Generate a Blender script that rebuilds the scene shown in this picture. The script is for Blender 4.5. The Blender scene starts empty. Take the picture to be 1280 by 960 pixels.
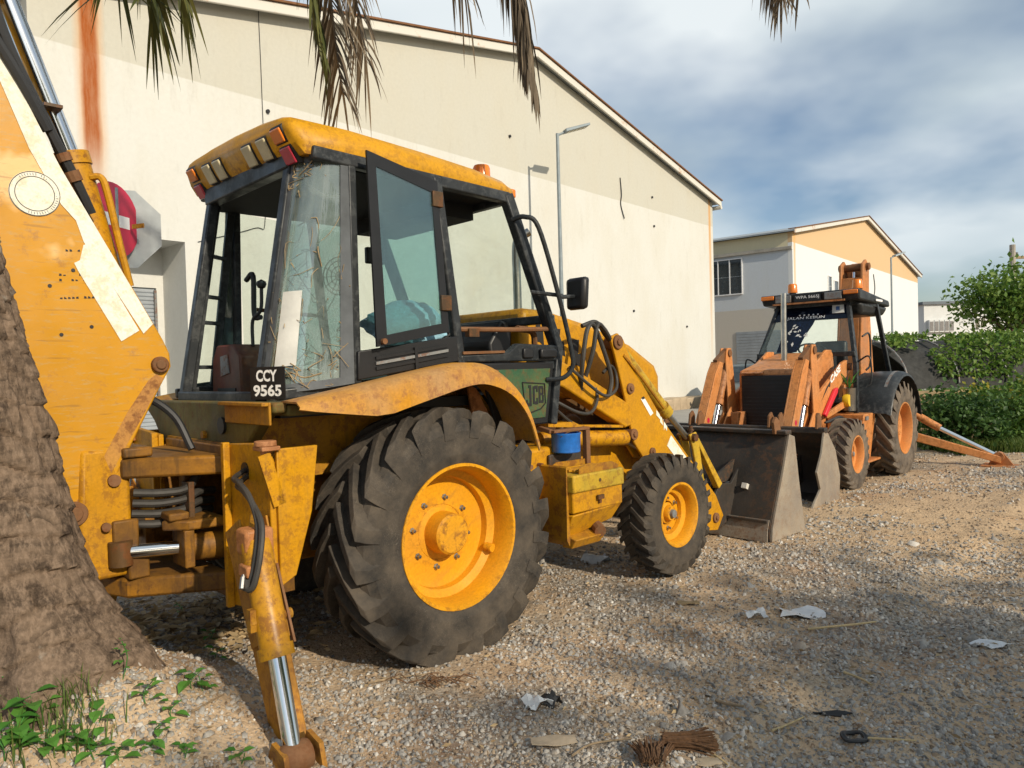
import bpy, bmesh, math, random
import numpy as np
from mathutils import Vector, Matrix, Quaternion
random.seed(7); RNG = np.random.default_rng(11)
R = math.radians
scene = bpy.context.scene
COL = scene.collection

# ------------------------------------------------------------------ camera
cam_d = bpy.data.cameras.new('camera'); cam = bpy.data.objects.new('camera', cam_d); COL.objects.link(cam)
cam_d.sensor_width = 36.0; cam_d.lens = 25.886; cam_d.clip_start = 0.05; cam_d.clip_end = 2000
cam.matrix_world = Matrix.Translation((0, 0, 1.584)) @ Matrix.Rotation(R(90) - 0.0207, 4, 'X') @ Matrix.Rotation(-0.0276, 4, 'Z')
scene.camera = cam
cy = scene.cycles; cy.max_bounces = 6; cy.diffuse_bounces = 3; cy.glossy_bounces = 3; cy.transmission_bounces = 4; cy.transparent_max_bounces = 12
scene.render.resolution_x = 1024; scene.render.resolution_y = 768

# ------------------------------------------------------------------ sky and sun
SUN_AZ, SUN_EL = R(140), R(28)          # azimuth clockwise from +Y
SUN = Vector((math.sin(SUN_AZ)*math.cos(SUN_EL), math.cos(SUN_AZ)*math.cos(SUN_EL), math.sin(SUN_EL)))
world = bpy.data.worlds.new('World'); scene.world = world; world.use_nodes = True
nt = world.node_tree; nt.nodes.clear()
def wn(t, **k):
    n = nt.nodes.new(t)
    for a, b in k.items(): setattr(n, a, b)
    return n
sky = wn('ShaderNodeTexSky', sky_type='NISHITA', sun_disc=False)
sky.sun_elevation = SUN_EL; sky.sun_rotation = SUN_AZ; sky.air_density = 1.0; sky.dust_density = 1.2; sky.ozone_density = 1.6
bg = wn('ShaderNodeBackground'); bg.inputs[1].default_value = 0.105
bgc = wn('ShaderNodeBackground'); bgc.inputs[1].default_value = 1.0
tc = wn('ShaderNodeTexCoord'); sep = wn('ShaderNodeSeparateXYZ')
nt.links.new(tc.outputs['Generated'], sep.inputs[0])
zc = wn('ShaderNodeMath', operation='MAXIMUM'); zc.inputs[1].default_value = 0.0; nt.links.new(sep.outputs[2], zc.inputs[0])
za = wn('ShaderNodeMath', operation='ADD'); za.inputs[1].default_value = 0.30; nt.links.new(zc.outputs[0], za.inputs[0])
dv = wn('ShaderNodeVectorMath', operation='DIVIDE'); cmb = wn('ShaderNodeCombineXYZ')
for i in range(3): nt.links.new(za.outputs[0], cmb.inputs[i])
nt.links.new(tc.outputs['Generated'], dv.inputs[0]); nt.links.new(cmb.outputs[0], dv.inputs[1])
def wnoise(scale, detail, rough, loc, stretch=(1, 1, 1)):
    mp = wn('ShaderNodeMapping'); mp.inputs['Location'].default_value = loc; mp.inputs['Scale'].default_value = stretch
    nt.links.new(dv.outputs[0], mp.inputs[0])
    n = wn('ShaderNodeTexNoise'); n.inputs['Scale'].default_value = scale; n.inputs['Detail'].default_value = detail; n.inputs['Roughness'].default_value = rough
    nt.links.new(mp.outputs[0], n.inputs[0]); return n.outputs[0]
def wramp(src, stops):
    r = wn('ShaderNodeValToRGB'); nt.links.new(src, r.inputs[0]); e = r.color_ramp.elements
    e[0].position, e[0].color = stops[0][0], (*stops[0][1], 1); e[1].position, e[1].color = stops[1][0], (*stops[1][1], 1)
    for p, c in stops[2:]: x = e.new(p); x.color = (*c, 1)
    return r.outputs[0]
cover = wramp(wnoise(1.15, 5, 0.48, (5.1, 1.9, 0.0)), [(0.37, (0, 0, 0)), (0.54, (1, 1, 1))])
tone = wramp(wnoise(1.25, 3, 0.45, (7.4, 0.6, 2.0)), [(0.34, (0.36, 0.44, 0.50)), (0.48, (0.55, 0.63, 0.67)), (0.62, (0.80, 0.85, 0.86))])
nt.links.new(tone, bgc.inputs[0])
fade = wramp(zc.outputs[0], [(0.02, (0.35, 0.35, 0.35)), (0.20, (0.9, 0.9, 0.9))])
cm = wn('ShaderNodeMath', operation='MULTIPLY'); nt.links.new(cover, cm.inputs[0]); nt.links.new(fade, cm.inputs[1])
mixw = wn('ShaderNodeMixShader'); outw = wn('ShaderNodeOutputWorld')
nt.links.new(sky.outputs[0], bg.inputs[0]); nt.links.new(cm.outputs[0], mixw.inputs[0])
nt.links.new(bg.outputs[0], mixw.inputs[1]); nt.links.new(bgc.outputs[0], mixw.inputs[2]); nt.links.new(mixw.outputs[0], outw.inputs[0])
sun_d = bpy.data.lights.new('sun', 'SUN'); sun_d.energy = 3.7; sun_d.angle = R(0.9); sun_d.color = (1.0, 0.88, 0.70)
sun = bpy.data.objects.new('sun', sun_d); COL.objects.link(sun); sun.location = (20, -20, 30)
sun.rotation_euler = SUN.to_track_quat('Z', 'Y').to_euler()
vs = scene.view_settings; vs.view_transform = 'Standard'; vs.look = 'None'; vs.exposure = 0.18; vs.gamma = 1.0; vs.use_curve_mapping = False

# ------------------------------------------------------------------ materials
class N:
    """small node helper"""
    def __init__(s, name):
        s.m = bpy.data.materials.new(name); s.m.use_nodes = True; s.t = s.m.node_tree; s.t.nodes.clear()
        s.out = s.n('ShaderNodeOutputMaterial'); s.co = s.n('ShaderNodeTexCoord')
    def n(s, typ, **k):
        x = s.t.nodes.new(typ)
        for a, b in k.items(): setattr(x, a, b)
        return x
    def l(s, a, b): s.t.links.new(a, b)
    def pos(s, scale=(1, 1, 1), kind='Object', loc=(0, 0, 0), rot=(0, 0, 0)):
        mp = s.n('ShaderNodeMapping'); mp.inputs['Scale'].default_value = scale; mp.inputs['Location'].default_value = loc; mp.inputs['Rotation'].default_value = rot
        s.l(s.co.outputs[kind], mp.inputs[0]); return mp.outputs[0]
    def noise(s, scale, detail=5, rough=.55, vec=None, dist=0.0):
        x = s.n('ShaderNodeTexNoise'); x.inputs['Scale'].default_value = scale; x.inputs['Detail'].default_value = detail
        x.inputs['Roughness'].default_value = rough; x.inputs['Distortion'].default_value = dist
        s.l(vec if vec is not None else s.co.outputs['Object'], x.inputs['Vector']); return x.outputs[0]
    def voro(s, scale, feature='F1', vec=None, out='Distance'):
        x = s.n('ShaderNodeTexVoronoi', feature=feature); x.inputs['Scale'].default_value = scale
        s.l(vec if vec is not None else s.co.outputs['Object'], x.inputs['Vector']); return x.outputs[out]
    def ramp(s, src, *stops):
        r = s.n('ShaderNodeValToRGB'); s.l(src, r.inputs[0]); e = r.color_ramp.elements
        def c4(c): return (c, c, c, 1) if isinstance(c, (int, float)) else (*c, 1)
        e[0].position, e[0].color = stops[0][0], c4(stops[0][1]); e[1].position, e[1].color = stops[1][0], c4(stops[1][1])
        for p, c in stops[2:]: x = e.new(p); x.color = c4(c)
        return r.outputs[0]
    def map(s, src, a, b, lo=0.0, hi=1.0):
        x = s.n('ShaderNodeMapRange'); s.l(src, x.inputs[0])
        for i, v in ((1, a), (2, b), (3, lo), (4, hi)): x.inputs[i].default_value = v
        return x.outputs[0]
    def mix(s, fac, a, b, mode='MIX'):
        x = s.n('ShaderNodeMix', data_type='RGBA', blend_type=mode)
        for v, i in ((fac, 0), (a, 6), (b, 7)):
            if isinstance(v, (int, float)): x.inputs[i].default_value = v if i == 0 else (v, v, v, 1)
            elif isinstance(v, tuple): x.inputs[i].default_value = (*v, 1)
            else: s.l(v, x.inputs[i])
        return x.outputs[2]
    def math(s, op, a, b=None):
        x = s.n('ShaderNodeMath', operation=op)
        for v, i in ((a, 0), (b, 1)):
            if v is None: continue
            if isinstance(v, (int, float)): x.inputs[i].default_value = v
            else: s.l(v, x.inputs[i])
        return x.outputs[0]
    def xyz(s, kind='Object'):
        x = s.n('ShaderNodeSeparateXYZ'); s.l(s.co.outputs[kind], x.inputs[0]); return x.outputs
    def bump(s, h, strength=.3, dist=.01):
        b = s.n('ShaderNodeBump'); b.inputs['Strength'].default_value = strength; b.inputs['Distance'].default_value = dist
        s.l(h, b.inputs['Height']); return b.outputs[0]
    def done(s, col, rough=.6, metal=0.0, bump=None, spec=.5, trans=None, coat=0.0, emit=None):
        p = s.n('ShaderNodeBsdfPrincipled')
        for v, k in ((col, 'Base Color'), (rough, 'Roughness'), (metal, 'Metallic'), (spec, 'Specular IOR Level'), (coat, 'Coat Weight')):
            if isinstance(v, (int, float)): p.inputs[k].default_value = v
            elif isinstance(v, tuple): p.inputs[k].default_value = (*v, 1)
            else: s.l(v, p.inputs[k])
        if bump is not None: s.l(bump, p.inputs['Normal'])
        sh = p.outputs[0]
        if trans:
            t = s.n('ShaderNodeBsdfTranslucent'); 
            if isinstance(col, tuple): t.inputs[0].default_value = (*col, 1)
            else: s.l(col, t.inputs[0])
            mx = s.n('ShaderNodeMixShader'); mx.inputs[0].default_value = trans
            s.l(sh, mx.inputs[1]); s.l(t.outputs[0], mx.inputs[2]); sh = mx.outputs[0]
        s.l(sh, s.out.inputs[0]); return s.m

M = {}
def paint(name, base, faded, rust=.25, dirt=.3, rough=.42, dirtcol=(.16, .10, .045), rustcol=(.17, .060, .018), edgecol=None):
    n = N(name); edgecol = edgecol or rustcol
    c = n.mix(n.ramp(n.noise(2.3, 3, .6), (.35, 0.0), (.68, 1.0)), base, faded)
    c = n.mix(n.math('MULTIPLY', n.ramp(n.noise(1.3, 5, .7, dist=.6), (.50, 0.0), (.78, 1.0)), dirt*.5), c, dirtcol)
    streak = n.ramp(n.noise(5, 4, .65, vec=n.pos((5, 5, .55))), (.54, 0.0), (.78, 1.0))
    c = n.mix(n.math('MULTIPLY', streak, dirt*.7), c, dirtcol)
    geo = n.n('ShaderNodeNewGeometry')
    edge = n.ramp(geo.outputs['Pointiness'], (.515, 0.0), (.60, 1.0))
    wear = n.noise(15, 6, .75)
    chips = n.ramp(wear, (.50, 0.0), (.58, 1.0))
    c = n.mix(n.math('MULTIPLY', n.math('MULTIPLY', edge, chips), .65), c, edgecol)
    reg = n.ramp(n.noise(1.7, 3, .6, vec=n.pos(loc=(5, 3, 1))), (.60 - rust*.22, 0.0), (.72 - rust*.18, 1.0))
    spots = n.math('MULTIPLY', n.ramp(n.noise(26, 6, .75), (.55, 0.0), (.64, 1.0)), reg)
    c = n.mix(n.math('MULTIPLY', spots, min(.85, rust*1.3)), c, rustcol)
    fine = n.ramp(n.noise(70, 2, .6), (.3, .88), (.7, 1.08))
    c = n.mix(1.0, c, fine, 'MULTIPLY')
    rg = n.ramp(n.noise(4, 3, .6), (.3, rough - .1), (.7, rough + .22))
    M[name] = n.done(c, rg, bump=n.bump(wear, .10, .006), spec=.32)
paint('yellow_paint', (.56, .262, .003), (.50, .235, .008), .25, .50)
paint('yellow_worn', (.48, .222, .006), (.35, .165, .016), .55, .8, .5, dirtcol=(.11, .065, .025))
paint('leg_paint', (.52, .23, .012), (.36, .17, .035), .95, 1.0, .55, dirtcol=(.17, .085, .03))
paint('greasy_yellow', (.33, .145, .012), (.10, .052, .016), .6, 1.2, .5, dirtcol=(.028, .019, .012), rustcol=(.10, .045, .018))
paint('scraped', (.40, .185, .055), (.50, .25, .05), .9, .5, .6, dirtcol=(.24, .12, .05))
paint('yellow_roof', (.62, .295, .004), (.58, .285, .010), .12, .28, .38)
paint('yellow_fender', (.55, .245, .010), (.44, .255, .11), .85, .55, .55, rustcol=(.27, .115, .05))
paint('yellow_mossy', (.62, .36, .02), (.36, .27, .03), .4, .5, .55, dirtcol=(.13, .11, .03))
paint('olive_tray', (.20, .16, .035), (.10, .085, .028), .6, .8, .6, dirtcol=(.05, .042, .02))
paint('orange_paint', (.60, .225, .060), (.54, .245, .095), .2, .3, .45)
paint('orange_worn', (.54, .20, .055), (.40, .19, .09), .5, .6, .55)
paint('white_decal', (.80, .79, .70), (.77, .74, .62), .0, .05, .5, rustcol=(.62, .36, .08), edgecol=(.70, .62, .42))
paint('green_door', (.018, .085, .045), (.10, .14, .055), .45, .5, .32, dirtcol=(.10, .085, .03))
paint('black_paint', (.014, .017, .020), (.030, .034, .038), .05, .30, .38, dirtcol=(.07, .065, .055), edgecol=(.09, .095, .095))
paint('steel_dark', (.030, .027, .024), (.06, .05, .042), .25, .4, .5, dirtcol=(.10, .075, .05), rustcol=(.12, .06, .03))
paint('bucket_side', (.33, .28, .215), (.22, .19, .16), .35, .5, .55, dirtcol=(.30, .2, .12), rustcol=(.20, .11, .06))
paint('rusty_iron', (.15, .075, .035), (.23, .11, .05), .6, .5, .75)
paint('grease_iron', (.045, .030, .018), (.13, .065, .020), .5, .6, .5)
paint('rim_yellow', (.70, .315, .006), (.64, .29, .014), .18, .40, .42)
paint('rim_orange', (.62, .235, .055), (.55, .24, .08), .2, .35, .5)
paint('console_red', (.15, .035, .022), (.09, .05, .035), .3, .5, .5)
paint('grey_metal', (.23, .24, .24), (.17, .18, .185), .15, .3, .45)
def plain(name, col, rough=.5, metal=0.0, var=.25, scale=6, bumps=.1, spec=.5, trans=None):
    n = N(name); d = tuple(x*(1-var) for x in col); u = tuple(min(1, x*(1+var)) for x in col)
    c = n.mix(n.ramp(n.noise(scale, 6, .65), (.3, 0.0), (.7, 1.0)), d, u)
    M[name] = n.done(c, rough, metal, n.bump(n.noise(scale*6, 5, .6), bumps, .005) if bumps else None, spec, trans)
plain('black_rubber', (.018, .018, .019), .55, var=.4)
plain('hose_rubber', (.040, .036, .031), .6, var=.5)
plain('seat_grey', (.085, .095, .105), .7, var=.3)
plain('headliner', (.012, .012, .013), .8)
plain('chrome', (.72, .73, .74), .12, 1.0, .08, bumps=.02)
plain('dull_chrome', (.42, .41, .38), .32, 1.0, .3, bumps=.05)
plain('lens_red', (.42, .022, .05), .25, var=.2, spec=.6)
plain('lens_orange', (.75, .20, .015), .22, var=.2, spec=.6)
plain('lens_clear', (.55, .48, .30), .3, var=.25)
plain('blue_plastic', (.02, .15, .52), .4, var=.3, scale=14)
plain('sack_blue', (.28, .50, .62), .6, var=.3, scale=22, bumps=.5)
plain('paper_white', (.62, .62, .58), .8, var=.15)
plain('letter_white', (.82, .82, .80), .6, var=.05)
plain('letter_black', (.012, .012, .012), .6, var=.3)
plain('plate_black', (.010, .010, .011), .45, var=.3)
plain('dry_vine', (.30, .22, .12), .85, var=.4, scale=20)
plain('sign_red', (.50, .02, .06), .4, var=.12, scale=3)
plain('sign_white', (.74, .74, .74), .45, var=.06)
plain('sign_back', (.34, .37, .38), .45, .3, var=.12)
plain('pole_grey', (.21, .25, .27), .5, .2, var=.15)
plain('red_plastic', (.62, .02, .035), .45, var=.15)
plain('yellow_plastic', (.75, .48, .02), .45, var=.15)
plain('plant_green', (.07, .24, .05), .5, var=.4, scale=30, trans=.3)
plain('cardboard', (.42, .34, .24), .9, var=.2, scale=18)
plain('polythene', (.60, .62, .63), .35, var=.15, scale=15)
plain('fibre', (.13, .065, .028), .9, var=.5, scale=60)
plain('twig', (.26, .19, .115), .9, var=.4, scale=30)
plain('straw', (.50, .38, .20), .9, var=.3, scale=30)
plain('concrete', (.33, .305, .26), .9, var=.25, scale=3, bumps=.3)
plain('kerb_stone', (.42, .33, .225), .9, var=.3, scale=1.4, bumps=.4)
plain('far_white', (.62, .63, .62), .8, var=.08, scale=.5, bumps=0)
plain('far_roof', (.12, .14, .16), .7, var=.2, scale=.6, bumps=0)
plain('awning_blue', (.06, .13, .30), .6, var=.2)
plain('car_paint', (.12, .145, .15), .3, .4, var=.1, bumps=0)
plain('netting', (.030, .030, .028), .85, var=.5, scale=9, bumps=.5)
plain('timber', (.28, .205, .11), .85, var=.35, scale=7)
plain('roof_sheet', (.38, .40, .40), .45, .5, var=.15, scale=.8)
def stone_mat(name, stops):
    n = N(name); g = n.n('ShaderNodeNewGeometry'); c = n.ramp(g.outputs['Random Per Island'], *stops)
    c = n.mix(1.0, c, n.ramp(n.noise(90, 4, .7), (.25, .72), (.75, 1.15)), 'MULTIPLY'); M[name] = n.done(c, .9, bump=n.bump(n.noise(220, 3), .3, .003), spec=.25)
stone_mat('stone_grey', ((0.0, (.22, .205, .185)), (.35, (.36, .335, .30)), (.6, (.44, .415, .375)), (.8, (.38, .32, .25)), (1.0, (.60, .57, .52))))
stone_mat('stone_pale', ((0.0, (.52, .49, .43)), (1.0, (.74, .71, .64))))
stone_mat('stone_brown', ((0.0, (.20, .14, .09)), (.5, (.36, .26, .17)), (1.0, (.46, .36, .25))))
# slatted shutter paint, wall paints
plain('shutter_grey', (.30, .33, .36), .5, .1, var=.15, scale=2)

def glass(name, tint, dust, dustcol=(.42, .50, .48), gl=1.0, refl=.0):
    n = N(name); tr = n.n('ShaderNodeBsdfTransparent'); tr.inputs[0].default_value = (*tint, 1)
    g = n.n('ShaderNodeBsdfGlossy'); g.inputs['Roughness'].default_value = .03
    lw_ = n.n('ShaderNodeLayerWeight'); lw_.inputs[0].default_value = .5; frs = n.math('ADD', n.math('MULTIPLY', n.math('POWER', lw_.outputs['Facing'], 4.0), .55), .04)
    m1 = n.n('ShaderNodeMixShader'); n.l(n.math('ADD', n.math('MULTIPLY', frs, gl), refl), m1.inputs[0]); n.l(tr.outputs[0], m1.inputs[1]); n.l(g.outputs[0], m1.inputs[2])
    df = n.n('ShaderNodeBsdfDiffuse'); df.inputs[0].default_value = (*dustcol, 1)
    d = n.ramp(n.noise(3.5, 8, .7, dist=.8), (.32, dust*.35), (.75, min(1, dust*1.8)))
    m2 = n.n('ShaderNodeMixShader'); n.l(d, m2.inputs[0]); n.l(m1.outputs[0], m2.inputs[1]); n.l(df.outputs[0], m2.inputs[2])
    n.l(m2.outputs[0], n.out.inputs[0]); M[name] = n.m
glass('glass_clear', (.90, .94, .91), .05)
glass('glass_teal', (.60, .79, .77), .08, (.22, .38, .40), 1.7, .08)
glass('glass_dirty', (.56, .72, .74), .30, (.36, .42, .40), 1.6, .08)
glass('glass_navy', (.06, .09, .16), .18, (.03, .05, .10), 1.2)
glass('glass_window', (.05, .07, .08), .25, (.10, .13, .15), 2.0, .05)
def tyre_mat(name, base, dustc, amt):
    n = N(name)
    c = n.mix(n.math('MULTIPLY', n.ramp(n.noise(5, 7, .7), (.34, 0.0), (.70, 1.0)), amt), base, dustc)
    e = n.n('ShaderNodeTexVoronoi', feature='DISTANCE_TO_EDGE'); e.inputs['Scale'].default_value = 15
    warp = n.n('ShaderNodeVectorMath', operation='ADD'); ns = n.n('ShaderNodeTexNoise'); ns.inputs['Scale'].default_value = 6; ns.inputs['Detail'].default_value = 3
    n.l(n.co.outputs['Object'], ns.inputs[0]); n.l(n.co.outputs['Object'], warp.inputs[0]); n.l(ns.outputs['Color'], warp.inputs[1]); n.l(warp.outputs[0], e.inputs['Vector'])
    crack = n.ramp(e.outputs['Distance'], (.0, 1.0), (.014, 0.0))
    crack = n.math('MULTIPLY', crack, n.ramp(n.noise(3.5, 3), (.45, 0.0), (.6, .42)))
    c = n.mix(crack, c, (.30, .26, .21))
    M[name] = n.done(c, .8, bump=n.bump(n.noise(40, 6, .7), .35, .006), spec=.3)
tyre_mat('tyre', (.026, .024, .022), (.115, .092, .068), .9)
tyre_mat('tyre_dusty', (.06, .05, .042), (.22, .175, .13), .9)

# boom paint: sun-bleached decal patches
n = N('boom_paint'); x, y, z = n.xyz()
c = n.mix(n.ramp(n.noise(2.6, 5, .6), (.35, 0.0), (.7, 1.0)), (.57, .265, .003), (.50, .235, .007))
patch = n.map(n.math('ADD', z, n.math('MULTIPLY', n.noise(2.2, 4), .55)), 2.42, 2.50)
blot = n.ramp(n.noise(2.0, 3, .5, vec=n.pos((1.6, 1, 1.6))), (.46, 1.0), (.52, 0.0))
c = n.mix(n.math('MULTIPLY', patch, blot), c, (.76, .48, .19))
scr = n.ramp(n.noise(6, 8, .75, vec=n.pos((2, 2, 9), rot=(0, .5, 0))), (.53, 0.0), (.64, 1.0))
c = n.mix(n.math('MULTIPLY', scr, .6), c, (.44, .30, .12))
low = n.math('MULTIPLY', n.ramp(n.noise(9, 8, .78), (.57, 0.0), (.66, 1.0)), .7)
long = n.ramp(n.noise(30, 3, .6, vec=n.pos((.12, 1, 1.2), rot=(0, -.15, 0))), (.64, 0.0), (.69, .4)); c = n.mix(long, c, (.20, .105, .03))
c = n.mix(low, c, (.36, .17, .045))
M['boom_paint'] = n.done(c, n.ramp(n.noise(5, 5), (.3, .28), (.7, .5)), bump=n.bump(n.noise(20, 6), .1, .006), spec=.5)

# wall paints: a paint band, rust streaks and grime with shapes of their own
def wall_mat(name, low, high, band, streaks, grime=.25, third=None):
    n = N(name); x, y, z = n.xyz()
    zz = n.math('ADD', z, n.math('MULTIPLY', n.noise(.8, 2), .03))
    c = n.mix(n.map(zz, band, band + .03), low, high)
    if third: c = n.mix(n.map(zz, third[0], third[0] + .03), third[1], c)
    g1 = n.ramp(n.noise(.55, 8, .68, vec=n.pos((1, 1, .45))), (.42, 0.0), (.75, 1.0))
    c = n.mix(n.math('MULTIPLY', g1, grime), c, (.50, .46, .36))
    g2 = n.ramp(n.noise(3.2, 7, .7, vec=n.pos((1, 1, .22))), (.56, 0.0), (.78, 1.0))
    c = n.mix(n.math('MULTIPLY', g2, grime*.7), c, (.30, .27, .21))
    g3 = n.ramp(n.noise(11, 6, .7), (.3, .95), (.7, 1.03)); c = n.mix(1.0, c, g3, 'MULTIPLY')
    for (cx, hw, z0, z1, col, amt) in streaks:
        d = n.math('ABSOLUTE', n.math('SUBTRACT', n.math('ADD', x, n.math('MULTIPLY', n.noise(1.5, 5, vec=n.pos((1.5, 1, .5))), .12)), cx + .06))
        m = n.math('MULTIPLY', n.map(d, hw, hw*.55), n.map(z, z0, z1))
        m = n.math('MULTIPLY', m, n.ramp(n.noise(2.5, 6, .7, vec=n.pos((3, 1, .5))), (.22, .55), (.6, 1.0)))
        halo = n.math('MULTIPLY', n.math('MULTIPLY', n.map(d, hw*1.6, hw*.8), n.map(z, z0 - .6, z1)), amt*.55)
        c = n.mix(halo, c, (.58, .27, .06))
        c = n.mix(n.math('MULTIPLY', m, amt), c, col)
    M[name] = n.done(c, .85, bump=n.bump(n.noise(9, 8, .7), .18, .02), spec=.25)
RUST = (.36, .105, .02)
wall_mat('warehouse_wall', (.60, .60, .565), (.50, .49, .43), 7.85, [(1.02, .19, 5.3, 6.3, (.31, .075, .010), 1.0), (27.02, .10, 1.5, 8.0, (.55, .30, .10), .8)], .42)
wall_mat('warehouse_side', (.60, .60, .565), (.50, .49, .43), 7.85, [], .3)
wall_mat('hall_front', (.66, .68, .68), (.60, .42, .235), 8.35, [(.35, .16, .5, 8.5, (.62, .38, .15), .7)], .08)
wall_mat('hall_side', (.52, .56, .60), (.62, .56, .38), 8.15, [], .22, (4.7, (.50, .47, .42)))
n = N('trim_rusty'); 
c = n.mix(n.ramp(n.noise(.9, 7, .75), (.56, 0.0), (.68, 1.0)), (.60, .585, .53), (.42, .17, .04))
M['trim_rusty'] = n.done(c, .7, bump=n.bump(n.noise(12, 5), .1, .01))

# ground: dirt with embedded gravel
n = N('gravel_dirt'); P0 = n.pos(kind='Object')
big = n.ramp(n.noise(.55, 6, .62), (.40, 0.0), (.62, 1.0))
dirt = n.mix(n.ramp(n.noise(2.2, 8, .7), (.3, 0.0), (.7, 1.0)), (.41, .29, .18), (.60, .455, .305))
vr = n.n('ShaderNodeTexVoronoi'); vr.inputs['Scale'].default_value = 34; n.l(P0, vr.inputs['Vector'])
peb = n.ramp(vr.outputs['Color'], (.1, (.13, .105, .08)), (.5, (.30, .26, .21)), (.9, (.47, .43, .36)))
v2 = n.n('ShaderNodeTexVoronoi'); v2.inputs['Scale'].default_value = 75; n.l(P0, v2.inputs['Vector'])
peb2 = n.ramp(v2.outputs['Color'], (.1, (.14, .11, .085)), (.6, (.30, .25, .19)), (.95, (.48, .42, .35)))
pm = n.mix(n.ramp(n.noise(9, 4), (.45, 0.0), (.55, 1.0)), peb, peb2)
c = n.mix(n.map(n.math('ADD', big, n.math('MULTIPLY', n.noise(14, 5), .5)), .55, .95), dirt, pm)
gx_n, gy_n, _ = n.xyz(); dd = n.math('SQRT', n.math('ADD', n.math('POWER', n.math('SUBTRACT', gx_n, 4.4), 2.0), n.math('POWER', n.math('SUBTRACT', gy_n, 7.4), 2.0)))
sand = n.map(n.math('ADD', dd, n.math('MULTIPLY', n.noise(1.2, 5, .6), 3.0)), 4.9, 3.3); c = n.mix(n.math('MULTIPLY', sand, .8), c, n.mix(n.noise(7, 5, .7), (.46, .305, .17), (.66, .475, .29)))
stain = n.ramp(n.noise(1.3, 7, .7, dist=.5), (.60, 0.0), (.72, .55)); c = n.mix(stain, c, (.10, .07, .05))
red = n.ramp(n.noise(.9, 5, .6, vec=n.pos(loc=(4, 2, 0))), (.55, 0.0), (.7, .45)); c = n.mix(red, c, (.34, .17, .08))
h = n.math('SUBTRACT', n.math('MULTIPLY', n.noise(60, 6, .75), .9), n.math('ADD', vr.outputs['Distance'], n.math('MULTIPLY', v2.outputs['Distance'], .5)))
M['gravel_dirt'] = n.done(c, .95, bump=n.bump(h, .6, .012), spec=.2)
n = N('road_grey')
c = n.mix(n.ramp(n.noise(1.2, 8, .7), (.3, 0.0), (.7, 1.0)), (.26, .25, .235), (.36, .345, .315))
M['road_grey'] = n.done(c, .9, bump=n.bump(n.noise(50, 6, .7), .4, .01), spec=.2)
# bark
n = N('palm_bark'); x, y, z = n.xyz()
f1 = n.noise(6, 6, .7, vec=n.pos((1.0, 1.0, 2.6))); f2 = n.noise(26, 6, .7, vec=n.pos((2.2, 2.2, .7)))
c = n.mix(n.ramp(f1, (.34, 0.0), (.64, 1.0)), (.065, .047, .034), (.195, .138, .096))
c = n.mix(n.ramp(f2, (.44, 0.0), (.64, .8)), c, (.265, .190, .135))
rings = n.math('FRACT', n.math('ADD', n.math('MULTIPLY', z, 8.0), n.math('MULTIPLY', n.noise(3.0, 4, .6, vec=n.pos((1, 1, .4))), 2.2)))
c = n.mix(n.math('MULTIPLY', n.ramp(rings, (.0, 1.0), (.16, 0.0)), n.ramp(n.noise(5, 4), (.46, 0.0), (.66, .7))), c, (.024, .018, .013))
c = n.mix(n.ramp(n.noise(9, 6, .72), (.54, 0.0), (.66, .8)), c, (.030, .021, .016))
c = n.mix(n.ramp(n.noise(3.3, 5, .7, vec=n.pos(loc=(3, 1, 7))), (.63, 0.0), (.70, .6)), c, (.30, .28, .24))
M['palm_bark'] = n.done(c, .95, bump=n.bump(n.math('ADD', f1, n.math('ADD', n.math('MULTIPLY', f2, .5), n.math('MULTIPLY', rings, .5))), .65, .02), spec=.15)
def leaf(name, a, b, rough=.5, trans=.35):
    n = N(name); oi = n.n('ShaderNodeNewGeometry')
    c = n.mix(oi.outputs['Random Per Island'], a, b)
    M[name] = n.done(c, rough, trans=trans, spec=.35)
leaf('leaf_dark', (.028, .075, .018), (.085, .165, .038))
leaf('leaf_mid', (.055, .125, .020), (.15, .25, .045))
leaf('leaf_light', (.075, .17, .025), (.20, .29, .055))
leaf('leaf_yellow', (.22, .24, .03), (.50, .42, .06))
leaf('grass_blade', (.055, .12, .02), (.19, .24, .06))
leaf('weed_leaf', (.045, .16, .025), (.12, .30, .05), .42, .3)
leaf('frond_green', (.055, .070, .018), (.15, .15, .045), .55, .2)
leaf('frond_dead', (.105, .080, .055), (.24, .19, .13), .8, .15)
leaf('dry_leaf', (.26, .17, .08), (.48, .36, .20), .8, .1)

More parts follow.
